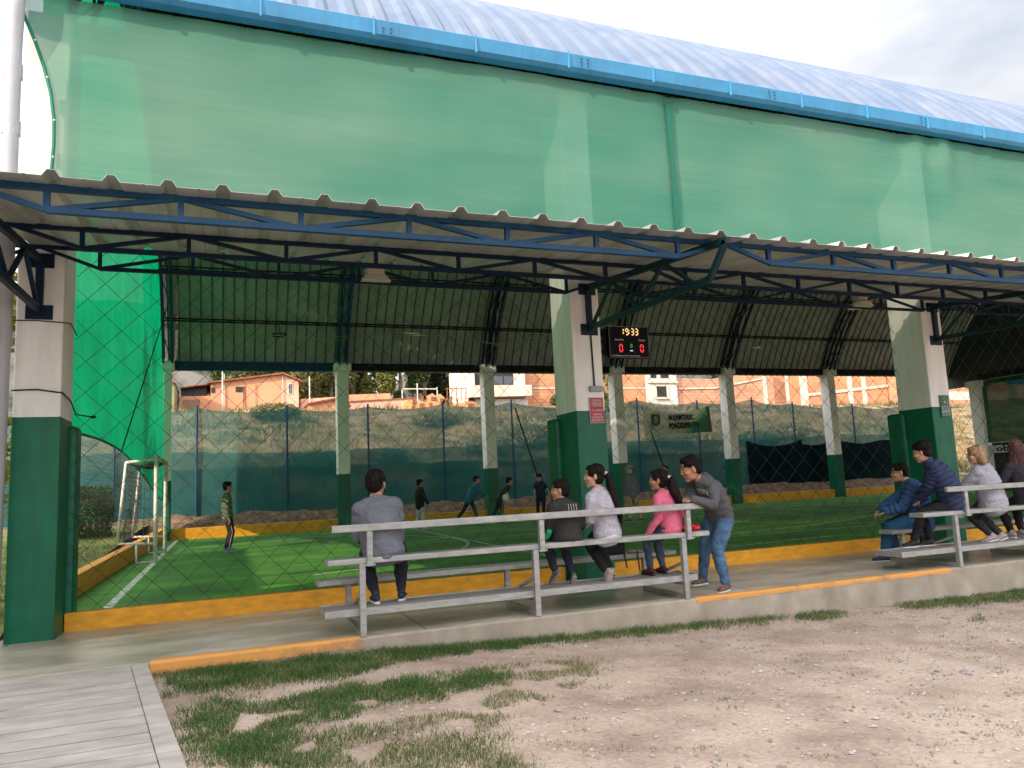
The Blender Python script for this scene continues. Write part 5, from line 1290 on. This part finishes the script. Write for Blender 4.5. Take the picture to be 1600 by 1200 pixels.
    if hk in ('pony', 'curlypony'):
        w_ = 1.0 if hk == 'pony' else 1.25; ln = st.get('ponylen', .42)
        p0 = hp(0, -.105, .03)
        off = -hf*.05
        dn = V(0, 0, -1); bb = st.get('ponydir', V(0, 0, 0))
        pts = [p0, p0-hf*.035*hs+dn*.02, p0-hf*.03*hs+dn*.10+bb*.3, p0+dn*ln*.5+bb*.7+bk*.05, p0+dn*ln*.8+bb+bk*.085, p0+dn*ln+bb*1.1+bk*.09]
        loft(Hh, pts, [(.022*w_, .022*w_), (.038*w_, .036*w_), (.06*w_, .045*w_), (.075*w_, .045*w_), (.06*w_, .036*w_), (.02, .014)], hr, 18)
        loft(Hh, [hp(0, -.085, .03), p0], [.045*hs, .026*hs], hr, 14)
    if hk == 'long':
        p0 = hp(0, -.06, .03); dn = V(0, 0, -1)
        loft(Hh, [hp(0, -.035, .05), hp(0, -.055, -.03), hp(0, -.07, -.10)+dn*.02, p0-hf*.035+dn*.28, p0-hf*.04+dn*.42, p0-hf*.04+dn*.50], [(.082*hs, .08*hs), (.094*hs, .07*hs), (.105*hs, .052*hs), (.125*hs, .042), (.12*hs, .035), (.085*hs, .022)], hr, 26)
    if hk == 'bob':
        loft(Hh, [hp(0, -.03, .05), hp(0, -.04, -.02), hp(0, -.055, -.09), hp(0, -.06, -.125)], [(.088*hs, .085*hs), (.10*hs, .078*hs), (.10*hs, .06*hs), (.07*hs, .04*hs)], hr, 26)
        hell(Hh, (0, .058, .062), (.060, .022, .034))
    if hk != 'cap':
        fq = 60
        def dh(c): q = iv @ (c-hc); return (.007*noise.noise((q.x*75, q.y*75, q.z*(14 if hk in ('long', 'pony', 'curlypony', 'bob') else 55)+seed))+.005*noise.noise((q.x*28, q.y*28, q.z*12)))
        ho = fuse(Hh, 'hair', hm_, root, .006 if not far else .009, 2, dh)
        if hk in ('pony', 'curlypony'):
            tb = MB(); p0 = hp(0, -.112, .03); loft(tb, [p0, p0-hf*.015], [.03, .03], hr, 12); fuse(tb, 'hair_band', st.get('band', flat('hair_band_'+hk, (.5, .35, .4))), ho, .006, 1)
    else:
        hell(Hh, (0, -.02, .05), (.084, .102, .07)); fuse(Hh, 'hair', hm_, root, .009, 2)
        Cp = MB(); hell(Cp, (0, -.018, .072), (.09, .106, .066)); loft(Cp, [hp(0, .07, .058), hp(0, .13, .045), hp(0, .155, .040)], [(.07*hs, .012), (.062*hs, .008), (.04*hs, .006)], hr, 16)
        fuse(Cp, 'cap', st['cap'], root, .008, 2)
    if st.get('glasses'):
        Gm = MB()
        for s_ in (-1, 1):
            pts = [hp(s_*.032+.021*math.cos(a), .096, .018+.016*math.sin(a)) for a in fr(0, 2*math.pi, 13)]
            Gm.tube(pts, .0022, 5); Gm.tube([hp(s_*.053, .096, .022), hp(s_*.078, .02, .018), hp(s_*.08, -.01, .015)], .0022, 5)
        Gm.tube([hp(-.011, .1, .02), hp(.011, .1, .02)], .0022, 5); Gm.obj('glasses', st['glasses'], root)
    return root, dict(hp=hp, spine=spine, rt=rt, bk=bk, up=up, fw=fw, A=A, G=G, top=ctop, sc=sc_, b=b, sh=sh)

navyt = cloth('navy_trousers', (.010, .014, .028)); blackt = cloth('black_trousers', (.008, .008, .010)); jeans = cloth('blue_jeans', (.035, .10, .21), var=.3, scale=5, col2=(.10, .20, .33))
tealt = cloth('teal_jeans', (.012, .085, .17), var=.2, scale=5); djeans = cloth('dark_jeans', (.04, .065, .11), var=.25)
brownsh = flat('brown_shoe', (.16, .075, .05)); navysh = flat('navy_shoe', (.015, .022, .045)); blacksh = flat('black_shoe', (.012, .012, .013)); greysh = flat('grey_canvas_shoe', (.36, .30, .29)); darkred = flat('dark_red_shoe', (.06, .012, .015))
BG = 'spectators on the bleachers'
# 1 man in grey sweater, seen from behind
person('man in a grey sweater with white collar sitting alone, seen from behind', 1.74, (1.52, 7.735, .835), (1.475, 7.80, 1.29), 88, 60,
       [(1.40, 8.10, .88), (1.70, 8.08, .87)], [(1.47, 7.90, .262, 92, 0), (1.74, 7.93, .262, 70, 0)],
       dict(bulk=1.19, sh=.17, head=1.04, belly=1.06, top=cloth('grey_sweater', (.13, .14, .17), bump=.25, bscale=160), topname='sweater', hem=-.07, hemr=(.168, .135), collar=flat('white_collar', (.72, .74, .80)), legs=navyt, shoe=navysh, hair='short'),
       group=BG, knee=[V(-.12, 1, .5), V(.35, 1, .5)])
# 2 boy in black jacket
boy, bi = person('boy in a black jacket with green neck lining sitting with dangling feet', 1.30, (3.56, 7.72, .815), (3.555, 7.78, 1.155), 98, 148,
       [(3.36, 7.93, .80), (3.80, 7.92, .86)], [(3.47, 7.90, .335, 112, -40), (3.69, 7.90, .285, 80, -50)],
       dict(bulk=1.22, sh=.165, head=1.02, thick=.02, top=cloth('black_nylon_jacket', (.022, .020, .020), bump=.3), hem=-.075, hemr=(.17, .14), legs=navyt, shoe=flat('grey_black_shoe', (.10, .095, .10)), sole=flat('worn_sole', (.28, .26, .26)), hair='short', collar=flat('green_lining', (.02, .36, .16))), group=BG)
q = MB()
rr = random.Random(2)
for i in range(4):
    for k in range(7):
        p_ = bi['spine'](.86-.05*k*.9)+bi['bk']*(.150-.002*k)+bi['rt']*(-.03+.033*i); q.ell(p_, (.0045, .0045, .009), nu=6, nv=4)
q.obj('silver_trim', flat('silver_trim', (.55, .5, .38), .3), boy)
q = MB(); q.tube([(3.345, 7.70, .86), (3.335, 7.76, .80), (3.36, 7.85, .765)], [.03, .035, .02], 8); q.obj('green_cuff', flat('green_cuff', (.02, .36, .16)), boy)
# 3 woman with ponytail
person('woman with a long dark ponytail in a lilac patterned top on the upper seat', 1.60, (4.06, 7.73, .835), (4.00, 7.765, 1.275), 108, 157,
       [(3.82, 7.90, .86), (4.30, 7.95, .84)], [(4.10, 7.86, .275, 95, -62), (4.22, 8.0, .28, 90, -30)],
       dict(bulk=1.05, top=mat('lilac_marled_top', (.36, .34, .40), .85, .1, 26, .2, 60, col2=(.46, .43, .49), thr=(.38, .6)), topname='blouse', hem=-.06, hemr=(.175, .135), under=flat('white_lace_hem', (.55, .55, .62)), legs=blackt, shoe=greysh, sole=flat('beige_sole', (.42, .33, .29)), hair='pony', ponylen=.58, ponydir=V(.10, 0, 0), skin=skin2_m), group=BG, hpos=(3.955, 7.76, 1.425))
# 4 girl in pink
person('girl in a bright pink hoodie with a curly ponytail sitting on the upper seat', 1.42, (4.90, 7.73, .82), (4.86, 7.765, 1.205), 108, 142,
       [(4.60, 7.74, .76), (5.08, 7.95, .84)], [(4.70, 7.90, .262, 105, 0), (4.90, 7.95, .262, 95, 0)],
       dict(bulk=1.0, sh=.165, thick=.014, top=cloth('pink_fleece', (.66, .13, .225), var=.06), topname='hoodie', hood=1, hem=-.05, hemr=(.168, .13), legs=djeans, shoe=darkred, sole=flat('dark_sole', (.03, .02, .02)), hair='curlypony', ponylen=.36, ponydir=V(.06, 0, 0)), group=BG, hpos=(4.795, 7.76, 1.345))
# 5 leaning man
lm_, li = person('man in a charcoal hoodie and blue jeans leaning on the end of the backrest', 1.72, (5.73, 7.93, .885), (5.36, 7.74, 1.325), 178, 162,
       [(5.10, 7.55, 1.115), (5.14, 7.72, 1.115)], [(5.66, 7.80, .0, 205, 0), (5.60, 8.20, .0, 190, 0)],
       dict(bulk=1.10, head=1.08, thick=.016, top=cloth('charcoal_hoodie', (.085, .085, .095), var=.08), topname='hoodie', hood=1, hem=-.06, hemr=(.158, .125), legs=jeans, legw=1.12, trouser_len=.99, shoe=brownsh, hair='short', hdir=[V(-.8, .5, -.15), V(-.8, -.5, -.1)]), hpitch=-14,
       elbow=[V(.9, -.5, -.5), V(.6, .8, -.5)], knee=[V(-.6, .1, .1), V(-.8, .1, .1)], curve=.05, hpos=(5.235, 7.73, 1.455))
lt = text('chest_lettering', 'YERST', .075, flat('cream_print', (.62, .58, .55)), lm_, tuple(lm_.location), Matrix.Identity(4), 0, .003, fit=.18)
gt = li['top']; c0 = Vector((5.22, 7.56, 1.185)); rd = Vector((.62, -.74, -.20)).normalized(); inw = Vector((.75, .62, .0)).normalized(); ud = Vector((-.25, .05, .96)).normalized()
o0 = Vector((lm_.location)); z_off = o0
for vv in lt.data.vertices:
    a_ = c0+rd*vv.co.x+ud*vv.co.y-inw*.25-o0
    hit, loc_, nor_, _ = gt.ray_cast(a_, inw)
    vv.co = (loc_+nor_*.004) if hit else (a_+inw*.25)
lt.data.update()
# 6 blue jacket man
person('man with glasses in a blue quilted jacket sitting on the far bleacher low seat', 1.76, (9.64, 8.50, .575), (9.56, 8.52, 1.12), 142, 140,
       [(9.16, 8.62, .72), (9.28, 8.85, .72)], [(9.12, 8.68, .0, 150, 0), (9.5, 8.78, .0, 140, 0)],
       dict(bulk=1.22, thick=.024, puff=.010, top=cloth('blue_quilted_nylon', (.028, .085, .21), var=.15, bump=.1), hood=1, hem=-.09, hemr=(.175, .15), legs=tealt, legw=1.28, shoe=navysh, hair='short', glasses=MT['black'], skin=skin2_m), group=BG,
       knee=[V(-.7, .4, .9), V(-.6, .5, .9)], curve=.045, hpos=(9.47, 8.57, 1.27), hpitch=-4)
# 7 navy jacket
person('person in a navy hooded quilted jacket with tousled black hair on the far bleacher', 1.74, (9.50, 7.76, .835), (9.26, 7.87, 1.40), 130, 118,
       [(9.3, 8.15, .84), (9.5, 8.3, .86)], [(8.96, 8.0, .262, 170, 0), (9.25, 7.98, .262, 165, 0)],
       dict(bulk=1.1, thick=.024, puff=.009, top=cloth('navy_quilted_nylon', (.022, .032, .085), var=.15, bump=.1), hood=1, hem=-.05, hemr=(.17, .135), under=flat('white_shirt_tail', (.60, .56, .58)), legs=blackt, shoe=blacksh, hair='fluffy', skin=skin2_m), group=BG, curve=.05, hpos=(9.18, 7.89, 1.545), hpitch=-12)
# 8 blond woman
person('blond woman in a pale grey hoodie sitting on the far bleacher', 1.64, (10.24, 7.74, .835), (10.16, 7.80, 1.315), 104, 138,
       [(9.88, 8.1, .88), (10.5, 8.1, .86)], [(10.28, 7.84, .262, 150, -12), (10.50, 7.86, .262, 150, -18)],
       dict(bulk=1.18, sh=.16, belly=1.06, thick=.018, top=cloth('pale_grey_fleece', (.33, .325, .38), var=.05), topname='hoodie', hood=1, hem=-.08, hemr=(.185, .15), legs=cloth('dark_grey_trousers', (.028, .03, .036)), shoe=greysh, hair='bob', hairm=hairg_m, skin=skin2_m), group=BG, hpos=(10.105, 7.80, 1.475), hpitch=-5)
# 9 long haired woman
person('woman with very long straight brown hair over a dark jacket at the right edge', 1.68, (10.98, 7.74, .835), (10.93, 7.78, 1.38), 70, 45,
       [(10.66, 8.1, .88), (11.24, 8.1, .86)], [(10.84, 7.95, .262, 95, 0), (11.12, 8.0, .262, 80, 0)],
       dict(bulk=1.06, thick=.014, top=cloth('dark_grey_jacket', (.022, .02, .026)), hem=-.08, legs=blackt, shoe=greysh, hair='long', hairm=hairb_m), group=BG)
# pitch people
PGp = 'children and men on the pitch'
z0 = .06
person('boy in a green camouflage jacket and striped trousers near the goal', 1.66, (.14, 19.9, .91), (.13, 19.9, 1.43), 8, 2,
       [(.10, 20.12, .83), (.16, 19.68, .80)], [(.10, 20.0, z0, 10, 0), (.16, 19.8, z0, 0, 0)],
       dict(bulk=.95, top=mat('camouflage', (.02, .035, .015), .85, .3, 24, col2=(.14, .19, .10), thr=(.46, .54)), hem=-.08, legs=blackt, legstripe=flat('pale_stripe', (.45, .42, .42)), legw=1.1, shoe=flat('blue_grey_shoe', (.16, .2, .26)), hair='short'), far=1, group=PGp)
person('boy in a black jacket and pale trousers standing on the pitch', 1.52, (5.82, 23.5, .86), (5.83, 23.5, 1.33), 15, 10,
       [(5.98, 23.65, .78), (6.06, 23.35, .80)], [(5.72, 23.6, z0, 15, 0), (5.88, 23.4, z0, 5, 0)],
       dict(bulk=1.02, thick=.02, top=cloth('black_coat', (.006, .006, .008)), hem=-.12, legs=cloth('pale_grey_trousers', (.42, .42, .44)), legw=1.15, shoe=flat('white_shoe', (.6, .6, .6)), hair='short'), far=1, group=PGp)
person('player in a teal shirt and black trousers running to the right', 1.58, (7.62, 24.0, .90), (7.86, 24.0, 1.37), 0, 0,
       [(7.95, 24.25, 1.02), (8.12, 23.8, 1.00)], [(7.12, 24.1, z0+.02, 0, -25), (7.85, 23.9, z0, 0, 0)],
       dict(bulk=1.0, top=cloth('teal_shirt', (.005, .13, .18)), topname='shirt', hem=-.09, legs=blackt, legstripe=flat('olive_stripe', (.22, .25, .13)), stripe=flat('white_stripe', (.6, .6, .6)), shoe=blacksh, hair='short', skin=skin2_m), far=1, group=PGp, knee=[V(.5, 0, -.4), V(1, 0, .3)])
person('player in black with a white side stripe bending forward by the ball', 1.56, (8.55, 23.6, .84), (8.86, 23.6, 1.27), -10, -8,
       [(8.45, 23.9, .72), (8.52, 23.3, .70)], [(8.18, 23.7, z0, 0, -10), (8.42, 23.45, z0, 0, 0)],
       dict(bulk=.98, sleeve=.5, top=cloth('black_shirt', (.008, .022, .024)), topname='shirt', hem=-.08, legs=cloth('dark_green_black', (.006, .015, .014)), legstripe=flat('pink_white_stripe', (.6, .52, .5)), shoe=blacksh, hair='short', skin=skin2_m), far=1, group=PGp, knee=[V(1, 0, .2), V(1, 0, .2)])
person('boy in a navy polo shirt standing facing the camera left of the middle pillar', 1.54, (10.25, 24.2, .87), (10.22, 24.2, 1.34), 235, 218,
       [(10.56, 24.05, .80), (9.98, 24.1, .80)], [(10.35, 24.2, z0, 250, 0), (10.13, 24.25, z0, 225, 0)],
       dict(bulk=1.1, sleeve=.5, top=cloth('navy_polo', (.008, .012, .035)), topname='shirt', hem=-.08, legs=blackt, shoe=blacksh, hair='fluffy', skin=skin2_m), far=1, group=PGp, elbow=[V(1, 0, 0), V(-1, 0, 0)], hpitch=-15)
person('man in a grey hoodie, cap and tan trousers walking on the pitch', 1.70, (11.48, 20.1, .92), (11.46, 20.1, 1.44), 118, 178,
       [(11.24, 20.05, .82), (11.72, 20.1, .84)], [(11.38, 20.15, z0, 125, 0), (11.72, 20.05, z0, 120, 0)],
       dict(bulk=1.05, thick=.016, top=cloth('grey_hoodie', (.12, .13, .14)), topname='hoodie', hood=1, hem=-.08, legs=cloth('tan_trousers', (.36, .24, .15)), legw=1.25, shoe=flat('dark_trainer', (.05, .05, .05)), hair='cap', cap=flat('grey_cap', (.28, .27, .22)), skin=skin2_m), far=1, group=PGp)
person('boy in a grey shirt holding a phone to his ear behind the girl in pink', 1.64, (14.75, 23.3, .90), (14.72, 23.3, 1.42), 215, 200,
       [(14.62, 23.1, 1.52), (14.98, 23.2, .86)], [(14.6, 23.3, z0, 220, 0), (14.9, 23.35, z0, 215, 0)],
       dict(bulk=1.0, top=cloth('grey_shirt', (.16, .16, .19)), topname='shirt', hem=-.08, legs=blackt, shoe=blacksh, hair='short', skin=skin2_m), far=1, group=PGp)

# ---- things on the seats
bp = thing('backpack', 'black backpack with dark red straps standing on the low seat right of the woman', 'backpack', (4.52, 8.5, .46))
q = MB(); loft(q, [(4.50, 8.50, .49), (4.50, 8.50, .60), (4.49, 8.50, .70)], [(.19, .10), (.18, .10), (.12, .07)], (1, 0, 0), 20, expo=.7); fuse(q, 'bag', cloth('black_bag', (.010, .010, .012)), bp, .01, 2, lambda c: .008*noise.noise((c.x*9, c.y*9, c.z*9)))
q = MB()
for x, l in ((4.62, .20), (4.80, .26)): q.bar((x, 8.37, .50), (x+.02, 8.365, .50-l), .022, .004, up=(0, 1, 0))
q.obj('strap', flat('dark_red_strap', (.10, .012, .010)), bp)
rb = thing('red_bag', 'crumpled shiny red bag on the upper seat beside the girl in pink', 'bag', (5.13, 7.74, .74))
q = MB(); rr = random.Random(8)
for i in range(9): q.ell((5.02+.027*i, 7.73+rr.uniform(-.04, .04), .775+rr.uniform(-.01, .025)), (.035, .05, .035))
fuse(q, 'bag', mat('shiny_red', (.55, .012, .015), .3, .3, 20), rb, .006, 1, lambda c: .008*noise.noise((c.x*40, c.y*40, c.z*40)))
q = MB(); q.tube([(5.05, 7.72, .80), (5.08, 7.70, .83), (5.13, 7.70, .83), (5.16, 7.72, .80)], .005, 6); q.obj('handle', flat('dark_red_handle', (.25, .01, .01)), rb)
sc2 = thing('paper_bag', 'small beige paper bag lying on the low seat beside the black backpack', 'bag', (4.78, 8.5, .46))
q = MB(); q.ell((4.86, 8.52, .475), (.11, .07, .02)); fuse(q, 'bag', flat('beige_paper', (.35, .26, .2)), sc2, .008, 1)
